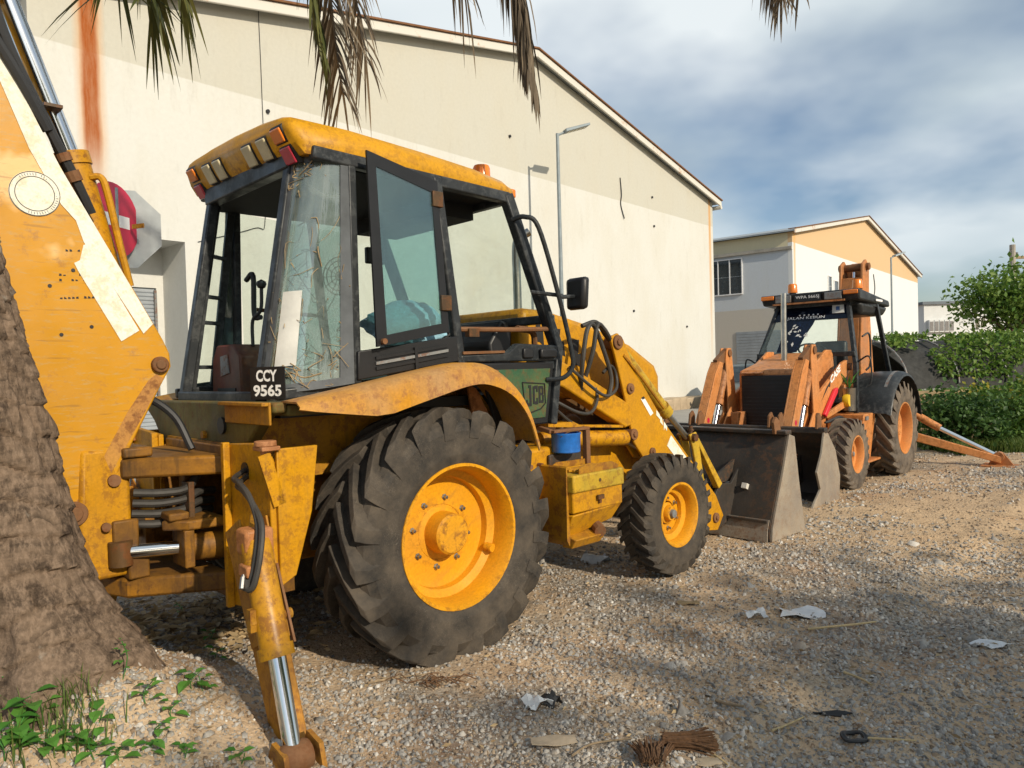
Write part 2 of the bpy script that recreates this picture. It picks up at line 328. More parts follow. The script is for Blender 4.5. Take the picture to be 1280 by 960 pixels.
# ------------------------------------------------------------------ mesh building
def V3(p): return Vector((float(p[0]), float(p[1]), float(p[2])))
class MB:
    def __init__(s): s.v = []; s.f = []
    def add(s, vs_, fs): 
        o = len(s.v); s.v += [tuple(p) for p in vs_]; s.f += [tuple(i + o for i in f) for f in fs]; return s
    def box(s, x0, x1, y0, y1, z0, z1):
        return s.add([(x0,y0,z0),(x1,y0,z0),(x1,y1,z0),(x0,y1,z0),(x0,y0,z1),(x1,y0,z1),(x1,y1,z1),(x0,y1,z1)],
                     [(0,3,2,1),(4,5,6,7),(0,1,5,4),(1,2,6,5),(2,3,7,6),(3,0,4,7)])
    def hexa(s, bottom, top):
        return s.add(list(bottom) + list(top), [(3,2,1,0),(4,5,6,7),(0,1,5,4),(1,2,6,5),(2,3,7,6),(3,0,4,7)])
    def prism(s, ring0, ring1):
        n = len(ring0)
        return s.add(list(ring0) + list(ring1), [tuple(range(n))[::-1], tuple(range(n, 2*n))] + [(i, (i+1) % n, n+(i+1) % n, n+i) for i in range(n)])
    def py(s, poly, y0, y1): return s.prism([(a, y0, b) for a, b in poly], [(a, y1, b) for a, b in poly])
    def px(s, poly, x0, x1): return s.prism([(x0, a, b) for a, b in poly], [(x1, a, b) for a, b in poly])
    def pz(s, poly, z0, z1): return s.prism([(a, b, z0) for a, b in poly], [(a, b, z1) for a, b in poly])
    def beam(s, p, q, w, h, up=(0, 0, 1), w2=None, h2=None):
        p, q = V3(p), V3(q); d = (q - p).normalized(); u = Vector(up); r = d.cross(u)
        if r.length < 1e-4: r = d.cross(Vector((0, 1, 0)))
        r.normalize(); u = r.cross(d).normalized(); w2 = w2 or w; h2 = h2 or h
        c = lambda o, a, b: [o - r*a/2 - u*b/2, o + r*a/2 - u*b/2, o + r*a/2 + u*b/2, o - r*a/2 + u*b/2]
        return s.prism(c(p, w, h), c(q, w2, h2))
    def tube(s, pts, r, n=8, caps=True):
        pts = [V3(p) for p in pts]; m = len(pts); rr = r if isinstance(r, (list, tuple)) else [r]*m
        d = (pts[1] - pts[0]).normalized(); a = d.orthogonal().normalized(); rings = []
        for i, p in enumerate(pts):
            t = (pts[min(i+1, m-1)] - pts[max(i-1, 0)]).normalized()
            a = (a - t*a.dot(t)); a = a.normalized() if a.length > 1e-6 else t.orthogonal().normalized()
            b = t.cross(a)
            rings.append([p + (a*math.cos(2*math.pi*k/n) + b*math.sin(2*math.pi*k/n))*rr[i] for k in range(n)])
        vs_ = [v for g in rings for v in g]; fs = []
        for i in range(m-1):
            for k in range(n): fs.append((i*n+k, i*n+(k+1) % n, (i+1)*n+(k+1) % n, (i+1)*n+k))
        if caps: fs += [tuple(range(n))[::-1], tuple((m-1)*n + k for k in range(n))]
        return s.add(vs_, fs)
    def cyl(s, p, q, r, n=20, r2=None): return s.tube([p, q], [r, r2 if r2 is not None else r], n)
    def lathe(s, prof, c=(0, 0, 0), n=40, axis='y', closed=False):
        vs_ = []; m = len(prof)
        for k in range(n):
            a = 2*math.pi*k/n; ca, sa = math.cos(a), math.sin(a)
            for r, h in prof:
                if axis == 'y': vs_.append((c[0] + r*ca, c[1] + h, c[2] + r*sa))
                elif axis == 'z': vs_.append((c[0] + r*ca, c[1] + r*sa, c[2] + h))
                else: vs_.append((c[0] + h, c[1] + r*ca, c[2] + r*sa))
        fs = []
        for k in range(n):
            k2 = (k+1) % n
            for i in range(m if closed else m-1): fs.append((k*m+i, k*m+(i+1) % m, k2*m+(i+1) % m, k2*m+i))
        return s.add(vs_, fs)
    def grid(s, rows, closed=False):
        m, n = len(rows), len(rows[0]); vs_ = [p for r_ in rows for p in r_]
        return s.add(vs_, [(i*n+k, i*n+k+1, (i+1)*n+k+1, (i+1)*n+k) for i in range(m-1) for k in range(n-1)])
    def sheet(s, rows, t):
        """grid of points given a thickness t along its own normals"""
        m, n = len(rows), len(rows[0]); P = [[V3(p) for p in r_] for r_ in rows]; Q = []
        for i in range(m):
            q = []
            for k in range(n):
                a = P[min(i+1, m-1)][k] - P[max(i-1, 0)][k]; b = P[i][min(k+1, n-1)] - P[i][max(k-1, 0)]
                q.append(P[i][k] + a.cross(b).normalized()*t)
            Q.append(q)
        vs_ = [p for r_ in P for p in r_] + [p for r_ in Q for p in r_]; o = m*n; fs = []
        for i in range(m-1):
            for k in range(n-1):
                f = (i*n+k, i*n+k+1, (i+1)*n+k+1, (i+1)*n+k); fs += [f, tuple(j+o for j in f[::-1])]
        rim = [k for k in range(n)] + [i*n+n-1 for i in range(1, m)] + [(m-1)*n+k for k in range(n-2, -1, -1)] + [i*n for i in range(m-2, 0, -1)]
        for a, b in zip(rim, rim[1:] + rim[:1]): fs.append((b, a, a+o, b+o))
        return s.add(vs_, fs)
    def build(s, name, mat, parent=None, loc=None, bevel=None, smooth=35, normals=True):
        me = bpy.data.meshes.new(name); me.from_pydata(s.v, [], s.f)
        if normals:
            bm = bmesh.new(); bm.from_mesh(me); bmesh.ops.recalc_face_normals(bm, faces=bm.faces); bm.to_mesh(me); bm.free()
        if smooth: me.shade_smooth(); me.set_sharp_from_angle(angle=R(smooth))
        me.materials.append(M[mat])
        o = bpy.data.objects.new(name, me); COL.objects.link(o)
        if parent is not None: o.parent = parent
        if loc is not None: o.location = loc
        if bevel:
            b = o.modifiers.new('bevel', 'BEVEL'); b.width = bevel; b.segments = 2; b.limit_method = 'ANGLE'; b.angle_limit = R(40)
        return o
def tag(o, label=None, cat=None, group=None, kind=None):
    for k, v in (('label', label), ('category', cat), ('group', group), ('kind', kind)):
        if v: o[k] = v
    return o
def empty(name, loc, rz=0.0, label=None, cat=None, group=None):
    o = bpy.data.objects.new(name, None); COL.objects.link(o); o.location = loc; o.rotation_euler = (0, 0, rz); o.empty_display_size = .2
    return tag(o, label, cat, group)
def copy_tree(o, parent=None):
    c = o.copy(); COL.objects.link(c); c.parent = parent
    for ch in list(o.children): copy_tree(ch, c)
    return c
def bent(pts, k=6):
    """smooth curve (Catmull-Rom) through points"""
    P = [V3(p) for p in pts]; P = [P[0]*2 - P[1]] + P + [P[-1]*2 - P[-2]]; out = []
    for i in range(1, len(P)-2):
        for j in range(k):
            t = j/k; a, b, c, d = P[i-1:i+3]
            out.append(.5*((2*b) + (c-a)*t + (2*a-5*b+4*c-d)*t*t + (3*b-a-3*c+d)*t**3))
    out.append(P[-2]); return out
def text(name, s_, mat, parent, o, xd, yd, w, h, depth=.002, bold=.0):
    cu = bpy.data.curves.new(name, 'FONT'); cu.body = s_; cu.offset = bold; cu.resolution_u = 3
    tmp = bpy.data.objects.new(name, cu); COL.objects.link(tmp); dg = bpy.context.evaluated_depsgraph_get()
    me = bpy.data.meshes.new_from_object(tmp.evaluated_get(dg)); bpy.data.objects.remove(tmp); bpy.data.curves.remove(cu)
    co = np.array([v.co[:] for v in me.vertices]); mn, mx = co.min(0), co.max(0)
    xd, yd = Vector(xd).normalized(), Vector(yd).normalized(); nn = xd.cross(yd)
    for v in me.vertices:
        u = (v.co.x - mn[0])/(mx[0]-mn[0])*w; q = (v.co.y - mn[1])/(mx[1]-mn[1])*h
        v.co = V3(o) + xd*u + yd*q + nn*depth
    me.name = name; me.materials.clear(); me.materials.append(M[mat])
    ob = bpy.data.objects.new(name, me); COL.objects.link(ob); ob.parent = parent; return ob

def raw_mesh(name, verts, faces_flat, nper, mat, parent=None, smooth=False):
    """fast mesh from numpy arrays, all faces with nper corners"""
    me = bpy.data.meshes.new(name); nf = len(faces_flat)//nper
    me.vertices.add(len(verts)); me.vertices.foreach_set('co', np.asarray(verts, np.float32).ravel())
    me.loops.add(len(faces_flat)); me.loops.foreach_set('vertex_index', np.asarray(faces_flat, np.int32))
    me.polygons.add(nf); me.polygons.foreach_set('loop_start', np.arange(0, nf*nper, nper, dtype=np.int32))
    me.update(calc_edges=True); me.validate()
    if smooth: me.shade_smooth()
    me.materials.append(M[mat]); o = bpy.data.objects.new(name, me); COL.objects.link(o); o.parent = parent; return o
def leaves(name, centres, size, mat, parent=None, elong=1.8, droop=.25, flat=.0, rng=RNG):
    """one folded leaf (two quads) at every centre"""
    c = np.asarray(centres, float); n_ = len(c)
    d = rng.normal(size=(n_, 3)); d[:, 2] = d[:, 2]*(1-flat) - droop; d /= np.linalg.norm(d, axis=1)[:, None]
    u = rng.normal(size=(n_, 3)); u[:, 2] += 1.2; r_ = np.cross(d, u); r_ /= np.linalg.norm(r_, axis=1)[:, None]; u = np.cross(r_, d)
    s_ = (size*(.6 + .8*rng.random(n_)))[:, None]; w = s_*.5/elong*1.2
    v = np.stack([c, c + d*s_*.5 + r_*w + u*w*.35, c + d*s_, c + d*s_*.5 - r_*w + u*w*.35], 1).reshape(-1, 3)
    i = np.arange(n_)*4; f = np.stack([i, i+1, i+2, i, i+2, i+3], 1).ravel()
    return raw_mesh(name, v, f, 3, mat, parent)
def clumped(center, radii, nclump, per, spread, rng=RNG, hollow=.35):
    d = rng.normal(size=(nclump, 3)); d /= np.linalg.norm(d, axis=1)[:, None]
    rr = (hollow + (1-hollow)*rng.random(nclump)**.6)[:, None]
    cl = np.asarray(center) + d*rr*np.asarray(radii)
    k = rng.poisson(per, nclump); idx = np.repeat(np.arange(nclump), k)
    return cl, cl[idx] + rng.normal(size=(len(idx), 3))*spread*np.array([1, 1, .75])

# ------------------------------------------------------------------ ground
SHADE = [(10.6, -6.3, 5.0, 3.0, 3.0, 2.0), (14.0, -4.6, 5.0, 3.0, 3.0, 2.0), (17.6, -3.2, 5.0, 3.0, 3.0, 2.0), (7.4, -8.7, 5.0, 3.0, 3.0, 2.0)]
def PX(px_, py_):
    """where the ground lies under a spot of the photograph (camera height and tilt as above)"""
    a, b = px_ - 640., py_ - 480.; cr, sr = math.cos(.0276), math.sin(.0276); u, w = a*cr - b*sr, a*sr + b*cr
    d = (u/920.4, 1.0, -w/920.4); c, s_ = math.cos(-.0207), math.sin(-.0207); d = (d[0], d[1]*c - d[2]*s_, d[1]*s_ + d[2]*c)
    t = .8
    while t < 60 and 1.584 + d[2]*t > float(gz(d[0]*t, d[1]*t)): t += .01
    return d[0]*t, d[1]*t
def vnoise(x, y, s, seed=0):
    x = np.asarray(x, float)*s + seed*17.3; y = np.asarray(y, float)*s + seed*9.1
    xi, yi = np.floor(x), np.floor(y); fx, fy = x-xi, y-yi; fx = fx*fx*(3-2*fx); fy = fy*fy*(3-2*fy)
    h = lambda a, b: np.modf(np.abs(np.sin(a*127.1 + b*311.7 + seed)*43758.5453))[0]
    return (h(xi, yi)*(1-fx)+h(xi+1, yi)*fx)*(1-fy) + (h(xi, yi+1)*(1-fx)+h(xi+1, yi+1)*fx)*fy
def gz(x, y, fine=True):
    x = np.asarray(x, float); y = np.asarray(y, float)
    z = -.0115*np.clip(y-4.5, 0, 40)
    z = z + .05*(vnoise(x, y, .6, 1)-.5)
    for rut in (2.05, 3.55):                                       # shallow wheel ruts running past the machines
        d = (x*.725 - (y-4.8)*.688) - rut; z = z - .030*np.exp(-(d/.17)**2) + .014*np.exp(-((np.abs(d)-.30)/.10)**2)
    if fine: z = z + .022*(vnoise(x, y, 2.7, 2)-.5) + .016*(vnoise(x, y, 7.5, 3)-.5) + .008*(vnoise(x, y, 17, 5)-.5)
    z = z + .40*np.exp(-((x+1.82)**2+(y-3.02)**2)/.33) + .06*np.exp(-((x+1.6)**2+(y-3.4)**2)/.6)           # soil heaped round the palm
    return z
def axis_pts(lo, a, b, hi, fine, growth=1.18):
    p = list(np.arange(a, b, fine)); s_ = fine; q = b
    while q < hi: p.append(q); s_ *= growth; q += s_
    p.append(hi); s_ = fine; q = a - fine; pre = []
    while q > lo: pre.append(q); s_ *= growth; q -= s_
    pre.append(lo); return np.array(pre[::-1] + p)
gx = axis_pts(-400, -4.2, 9.5, 500, .045); gy = axis_pts(-200, 1.2, 15, 900, .05)
X, Y = np.meshgrid(gx, gy); Z = gz(X, Y)
nx, ny = len(gx), len(gy); ii = (np.arange(ny-1)[:, None]*nx + np.arange(nx-1)[None, :]).ravel()
ground = raw_mesh('ground', np.stack([X, Y, Z], -1).reshape(-1, 3), np.stack([ii, ii+1, ii+nx+1, ii+nx], 1).ravel(), 4, 'gravel_dirt', smooth=True)
tag(ground, kind='structure', label='rough tan dirt yard strewn with gravel')

def stones(name, mat, n_, smin, smax, far, dens, kind_label, seed):
    """stones thrown over the yard, thickest where they show largest"""
    rng = np.random.default_rng(seed)
    y = 2.15*(far/2.15)**rng.random(n_*3); x = (rng.random(n_*3)*2 - 1)*(.76*y + .35)
    keep = rng.random(n_*3) < dens(x, y); x, y = x[keep][:n_], y[keep][:n_]; n2 = len(x)
    s_ = smin + (smax-smin)*rng.random(n2)**2.6; s_ *= np.clip(.55 + (y-2.4)*.075, .55, 1.25)
    base = np.array([(1,0,-.3),(.35,.95,-.3),(-.8,.6,-.3),(-.8,-.6,-.3),(.35,-.95,-.3),(.45,.3,.75),(-.45,.35,.65),(-.1,-.5,.8)])
    tri = np.array([(0,1,5),(1,6,5),(1,2,6),(2,3,6),(3,7,6),(3,4,7),(4,0,7),(0,5,7),(5,6,7)])
    v = base[None]*(1 + .55*(rng.random((n2, 8, 1))-.5)) + .22*rng.normal(size=(n2, 8, 3))
    a = rng.uniform(0, 6.283, n2); ca, sa = np.cos(a)[:, None], np.sin(a)[:, None]
    el = rng.uniform(.6, 1.0, (n2, 1)); fl = rng.uniform(.45, .95, (n2, 1))
    vx, vy, vz = v[..., 0], v[..., 1]*el, v[..., 2]*fl
    tl = rng.normal(size=(n2, 2))*.25; vz = vz + vx*tl[:, :1] + vy*tl[:, 1:]
    px_ = x[:, None] + (vx*ca - vy*sa)*s_[:, None]*.5; py_ = y[:, None] + (vx*sa + vy*ca)*s_[:, None]*.5
    pz_ = gz(x, y)[:, None] + vz*s_[:, None]*.5 + s_[:, None]*.06
    f = (np.arange(n2)[:, None, None]*8 + tri[None]).ravel()
    o = raw_mesh(name, np.stack([px_, py_, pz_], -1).reshape(-1, 3), f, 3, mat)
    return tag(o, kind_label, 'gravel', kind='stuff')
patch = lambda x, y: np.clip((-.22*np.clip((y-5.2)/1.5, 0, 1)*np.clip((x-.8)/1.5, 0, 1) + vnoise(x, y, .55, 8)*.6 + vnoise(x, y, 1.7, 9)*.4 - .27)*3.6, .05, 1)
stones('gravel', 'stone_grey', 100000, .009, .056, 13, patch, 'loose grey crushed gravel over the yard', 1)
stones('gravel', 'stone_pale', 7000, .008, .040, 13, patch, 'pale stone chips among the gravel', 2)
stones('gravel', 'stone_brown', 50000, .008, .045, 13, lambda x, y: .35 + 0*x, 'brown dirt clods and pebbles', 3)
stones('gravel', 'stone_grey', 420, .05, .13, 12, patch, 'bigger angular rocks among the gravel', 4)

# concrete road in front of the warehouse
BA = math.atan2(20.6, 17.98)                 # warehouse front direction
def bw(x, y, z=0, o=(-8.55, 13.4), a=BA): c, s_ = math.cos(a), math.sin(a); return (o[0] + x*c - y*s_, o[1] + x*s_ + y*c, z)
rows = []
for i in range(41):
    t = -30 + i*3.0; row = []
    for k in range(9):
        p = bw(t, -9.0 + k*1.0); row.append((p[0], p[1], float(gz(p[0], p[1], False)) + .055))
    rows.append(row)
road = MB().grid(rows).build('road', 'road_grey', normals=True); tag(road, kind='structure')

# ------------------------------------------------------------------ warehouse
def gabled(name, label, o, ang, W, D, base, eave, apex_x, apex, front_mat, side_mat, recess=None):
    r = empty(name, (o[0], o[1], 0), ang, label, 'building')
    top = lambda x: eave + (apex-eave)*(x/apex_x if x < apex_x else (W-x)/(W-apex_x))
    t = .25
    m = MB()
    if recess:
        a, b, z0, z1 = recess
        m.py([(0, base), (a, base), (a, top(a)), (0, eave)], 0, t)
        m.py([(a, z1), (b, z1), (b, top(b)), (a, top(a))], 0, t)
        m.py([(a, base), (b, base), (b, z0), (a, z0)], 0, t)
        m.py([(b, base), (W, base), (W, eave), (apex_x, apex), (b, top(b))], 0, t)
    else: m.py([(0, base), (W, base), (W, eave), (apex_x, apex), (0, eave)], 0, t)
    m.build('front_wall', front_mat, r, smooth=None)
    MB().box(0.002, t, t, D, base, eave - .02).build('side_wall', side_mat, r, smooth=None)
    MB().box(W-t, W-.002, t, D, base, eave - .02).build('side_wall', side_mat, r, smooth=None)
    MB().py([(0, base), (W, base), (W, eave), (apex_x, apex), (0, eave)], D, D + t).build('back_wall', side_mat, r, smooth=None)
    ov = .35
    for (xa, za, xb, zb) in ((-ov, eave - ov*(apex-eave)/apex_x, apex_x, apex), (apex_x, apex, W + ov, eave - ov*(apex-eave)/(W-apex_x))):
        rf = MB().py([(xa, za + .03), (xb, zb + .03), (xb, zb + .12), (xa, za + .12)], -.22, D + .3).build('roof', 'roof_sheet', r, smooth=None)
        MB().py([(xa, za - .10), (xb, zb - .10), (xb, zb + .15), (xa, za + .15)], -.30, -.225).build('rake_trim', 'trim_rusty', rf, bevel=.02)
        MB().py([(xa, za + .152), (xb, zb + .152), (xb, zb + .20), (xa, za + .20)], -.36, .1).build('edge_capping', 'rusty_iron', rf)
    return r, top
wh, whtop = gabled('warehouse', 'large cream warehouse with low gable and rust streaks behind the yellow machine', (-8.55, 13.4), BA, 27.34, 22, -.5, 8.95, 14.4, 11.75, 'warehouse_wall', 'warehouse_side', (.25, 2.73, .45, 4.42))
# loading recess at its left end
m = MB()
m.box(2.73, 2.85, .252, 1.1, .45, 4.6); m.box(.13, .25, .252, 1.1, .45, 4.6); m.box(.25, 2.73, .252, 1.1, 4.42, 4.6); m.box(.25, 2.73, .252, 1.1, .3, .45)
m.box(.25, .45, 1.1, 1.3, .45, 4.42); m.box(2.58, 2.73, 1.1, 1.3, .45, 4.42); m.box(.45, 2.58, 1.1, 1.3, 3.55, 4.42)
m.build('loading_recess', 'warehouse_side', wh, smooth=None)
def shutter(parent, x0, x1, y, z0, z1, pitch=.085, name='roller_shutter', flip=False):
    m = MB(); z = z0; prof = []
    while z < z1 - pitch*.5:
        prof += [(y, z), (y - .022, z + pitch*.3), (y - .022, z + pitch*.7)]; z += pitch
    prof += [(y, z1), (y + .05, z1), (y + .05, z0)]
    if flip: m.py([(a, b) for a, b in prof], x0, x1)
    else: m.px(prof, x0, x1)
    o = m.build(name, 'shutter_grey', parent, smooth=None); return o
sh = shutter(wh, .47, 2.56, 1.16, .46, 3.55)
MB().box(.45, .50, 1.08, 1.13, .46, 3.5).build('guide_rail', 'grey_metal', sh); MB().box(2.53, 2.58, 1.08, 1.13, .46, 3.5).build('guide_rail', 'grey_metal', sh)
# gutter outlet, cables, pipe stubs on the wall
MB().tube([(27.55, -.35, 8.72), (27.55, 6, 8.72)], .09, 8).build('gutter', 'trim_rusty', wh)
MB().tube(bent([(4.6, -.02, 11.0-1.05), (4.62, -.02, 8), (4.60, -.02, 5.2), (4.3, -.02, 4.9), (3.0, -.02, 4.45)]), .008, 5).build('cable', 'black_rubber', wh)
MB().tube(bent([(19.55, -.02, 8.72), (19.6, -.03, 8.1), (19.55, -.02, 7.7), (19.75, -.04, 7.2)]), .02, 5).build('cable', 'black_rubber', wh)
for x, z in ((4.75, 7.62), (4.75, 6.7), (21.9, 8.35), (22.0, 7.2), (13.2, 8.9), (16.5, 4.2), (20.3, 3.7), (24.6, 3.2)):
    MB().cyl((x, .02, z), (x, -.05, z), .045, 10).build('vent_stub', 'plate_black', wh)
# plinth strip of stones along its foot: each block a piece
plinth = empty('plinth_kerb', bw(0, -.75), BA, 'low tan stone plinth along the foot of the cream warehouse wall', 'kerb')
kb = {}
for i in range(34):
    x0 = 8.0 + i*.58; w = .56
    p = bw(x0, -.75); zb = float(gz(p[0], p[1], False))
    mesh_o = MB().box(0, w, 0, .74, -.12, .50 + .03*math.sin(i*2.1)).build('stone_block', 'kerb_stone', plinth, (x0, 0, zb), bevel=.02)

# ------------------------------------------------------------------ second hall, beyond the orange machine
HA = math.atan2(25.0, 20.93)
hall, _ = gabled('gabled_hall', 'white and orange gabled hall beyond the orange machine', (16.14, 42.0), HA, 32.6, 24, -.8, 8.95, 15.2, 11.75, 'hall_front', 'hall_side')
def window(parent, x0, x1, z0, z1, side, nx_, nz_, y=0.0, fr='sign_white', gl='glass_window', fw=.06):
    """framed window: on the front (side='f', along x at y) or on the x=0 wall (side='l', along y)"""
    def bx_(a0, a1, d0, d1, c0, c1): return (a0, a1, y - d1, y - d0, c0, c1) if side == 'f' else (y - d1, y - d0, a0, a1, c0, c1)
    f = MB()
    f.box(*bx_(x0 - fw, x0, 0, .07, z0 - fw, z1 + fw)); f.box(*bx_(x1, x1 + fw, 0, .07, z0 - fw, z1 + fw)); f.box(*bx_(x0, x1, 0, .07, z1, z1 + fw)); f.box(*bx_(x0, x1, 0, .09, z0 - fw, z0))
    for i in range(1, nx_): a = x0 + (x1-x0)*i/nx_; f.box(*bx_(a - fw/2, a + fw/2, 0, .06, z0, z1))
    fo = f.build('window', fr, parent, smooth=None)
    for i in range(nx_):
        for k in range(nz_):
            a0 = x0 + (x1-x0)*i/nx_ + .03; a1 = x0 + (x1-x0)*(i+1)/nx_ - .03; c0 = z0 + (z1-z0)*k/nz_ + .02; c1 = z0 + (z1-z0)*(k+1)/nz_ - .02
            MB().box(*bx_(a0, a1, .01, .03, c0, c1)).build('pane', gl, fo, smooth=None)
    return fo
window(hall, 3.0, 5.2, 5.7, 7.75, 'l', 3, 2)
window(hall, 6.4, 7.0, 5.7, 6.9, 'f', 1, 2); window(hall, 7.6, 8.4, 5.2, 6.7, 'f', 1, 2)
MB().px([(0, 7.95), (24, 7.95), (24, 8.12), (0, 8.12)], -.16, 0).build('ledge', 'concrete', hall, smooth=None)
sh2 = MB(); z = -.5
while z < 3.4: sh2.box(-.045, -.005, .5, 3.4, z, z + .15); z += .17
sh2.build('roller_shutter', 'shutter_grey', hall, smooth=None)
MB().box(-.03, 0, 5.6, 7.0, 2.0, 3.0).build('notice_board', 'awning_blue', hall, smooth=None)
MB().py([(24.7, -.6), (26.0, -.6), (26.0, 3.2), (24.7, 3.2)], -.06, -.005).build('door', 'timber', hall)
MB().tube(bent([(17.3, -.03, 7.9), (17.6, -.04, 6.9), (17.2, -.03, 6.0)]), .03, 5).build('cable', 'black_rubber', hall)

# far white blocks
def block(name, label, x0, x1, y0, y1, z1, wins, mat='far_white'):
    r = empty(name, (x0, y0, -.6), 0, label, 'building')
    W, D = x1-x0, y1-y0
    MB().box(0, W, 0, D, 0, z1 + .6).build('wall', mat, r, smooth=None)
    MB().box(-.3, W + .3, -.3, D + .3, z1 + .603, z1 + .95).build('roof', 'far_roof', r, smooth=None)
    for (a, b, c, d) in wins: window(r, a, b, c, d, 'f', 2, 1, -.01, fw=.12)
    return r
fb = block('office_block', 'white flat-roofed block with wall units beside the orange gable', 50.5, 62.5, 90, 102, 8.0, [(6.2, 7.4, 3.0, 4.2), (6.2, 7.4, 5.6, 6.8)])
for i in range(5): 
    u = MB().box(.35 + i*.62, .90 + i*.62, -.5, -.02, 5.2, 6.7).build('wall_unit', 'far_white', fb, bevel=.04)
    MB().box(.42 + i*.62, .83 + i*.62, -.53, -.503, 5.35, 6.5).build('fan_grille', 'grey_metal', u, smooth=None)
block('office_block', 'far pale block right of the white one, behind the leafy tree', 64, 92, 104, 116, 6.8, [(2 + i*4, 4 + i*4, 3.6, 5.4) for i in range(6)])
block('office_block', 'low grey shed behind the netted tunnel, far right', 40, 60, 62, 70, 2.4, [], 'concrete')
aw = empty('awning', (36.5, 52, -.5), 0, 'blue sheet awning on thin posts far behind the hedge', 'awning')
MB().py([(0, 2.9), (5.5, 2.6), (5.5, 2.72), (0, 3.02)], 0, 3).build('canopy', 'awning_blue', aw, smooth=None)
for x, y in ((.2, .1), (5.3, .1), (.2, 2.9), (5.3, 2.9)): MB().cyl((x, y, 0), (x, y, 2.65), .05, 8).build('post', 'pole_grey', aw)

# ------------------------------------------------------------------ street lamps, signs, utility pole
def street_lamp(x, y, h, label, rz, arm=1.05):
    zb = float(gz(x, y, False)); r = empty('street_lamp', (x, y, zb), rz, label, 'street lamp', 'street lamps')
    MB().tube([(0, 0, 0), (0, 0, h*.35), (0, 0, h)], [.085, .07, .05], 12).build('pole', 'pole_grey', r)
    MB().box(-.14, .14, -.14, .14, 0, .05).build('base_plate', 'pole_grey', r, bevel=.01)
    MB().tube([(0, 0, h - .06), (.16, 0, h + .02), (.30, 0, h + .08)], .035, 8).build('arm', 'pole_grey', r)
    hd = MB().hexa([(.24, -.17, h + .03), (arm, -.21, h + .30), (arm, .21, h + .30), (.24, .17, h + .03)], [(.24, -.14, h + .14), (arm, -.18, h + .38), (arm, .18, h + .38), (.24, .14, h + .14)]).build('lamp_head', 'pole_grey', r, bevel=.015)
    for i in range(5):
        a = .36 + i*.13; k = (a-.24)/(arm-.24)*.27
        MB().hexa([(a, -.11, h + .018 + k), (a + .09, -.11, h + .056 + k), (a + .09, .11, h + .056 + k), (a, .11, h + .018 + k)], [(a, -.11, h + .035 + k), (a + .09, -.11, h + .073 + k), (a + .09, .11, h + .073 + k), (a, .11, h + .035 + k)]).build('led_panel', 'lens_clear', hd)
    return r
street_lamp(1.62, 23.0, 9.05, 'grey street lamp before the cream wall, right of the yellow cab', R(20))
street_lamp(24.85, 48.0, 8.6, 'thin grey lamp pole in front of the orange gable', R(20))
up = empty('utility_pole', (23.2, 34.0, -.35), 0, 'wooden utility pole above the leafy tree at the right edge', 'utility pole')
MB().tube([(0, 0, 0), (0, 0, 7.0)], [.16, .12], 10).build('post', 'concrete', up); MB().box(-.1, 1.5, -.06, .06, 6.35, 6.47).build('crossarm', 'timber', up)
for i in range(3): MB().cyl((.2 + i*.5, 0, 6.47), (.2 + i*.5, 0, 6.65), .05, 8).build('insulator', 'grey_metal', up)

# signs behind the raised boom
sg = empty('no_entry_sign', (-4.63, 8.5, 0), 0, 'round red no-entry sign with white bar behind the boom', 'traffic sign')
F2 = Vector((.42, -.91, 0)).normalized(); S2 = Vector((-F2.y, F2.x, 0))
def disc(m, c, n_, ux, uz, rad, th, k=36, ang=0): 
    ring = [c + (ux*math.cos(ang + 2*math.pi*i/k) + uz*math.sin(ang + 2*math.pi*i/k))*rad for i in range(k)]
    return m.prism([p for p in ring], [p + n_*th for p in ring])
UZ = Vector((0, 0, 1)); sc = Vector((.10, 0, 3.42)); sn = Vector((.985, -.17, 0)).normalized(); sx = Vector((.17, .985, 0)).normalized()
MB().cyl((.10, .06, -.1), (.10, .06, 3.8), .035, 10).build('post', 'pole_grey', sg)
disc(MB(), sc, sn, sx, UZ, .43, .012).build('plate', 'sign_red', sg, smooth=None)
c0 = sc + sn*.0125
MB().prism([c0 - sx*.26 - UZ*.07, c0 + sx*.26 - UZ*.07, c0 + sx*.26 + UZ*.07, c0 - sx*.26 + UZ*.07], [c0 + sn*.002 - sx*.26 - UZ*.07, c0 + sn*.002 + sx*.26 - UZ*.07, c0 + sn*.002 + sx*.26 + UZ*.07, c0 + sn*.002 - sx*.26 + UZ*.07]).build('white_bar', 'sign_white', sg, smooth=None)
so = empty('octagon_sign', (-4.66, 8.72, 0), 0, 'grey back of an octagonal sign right behind the red one', 'traffic sign')
on = Vector((.35, -.94, 0)).normalized(); ox = Vector((.94, .35, 0)).normalized()
disc(MB(), Vector((.02, .1, 3.38)), on, ox, UZ, .50, .012, 8, math.pi/8).build('plate', 'sign_back', so, smooth=None)
MB().cyl((.02, .14, -.1), (.02, .14, 3.5), .035, 10).build('post', 'pole_grey', so)
MB().beam((.24, .0, 3.38), (.40, -.06, 3.38), .02, .05).build('clamp', 'yellow_worn', so)

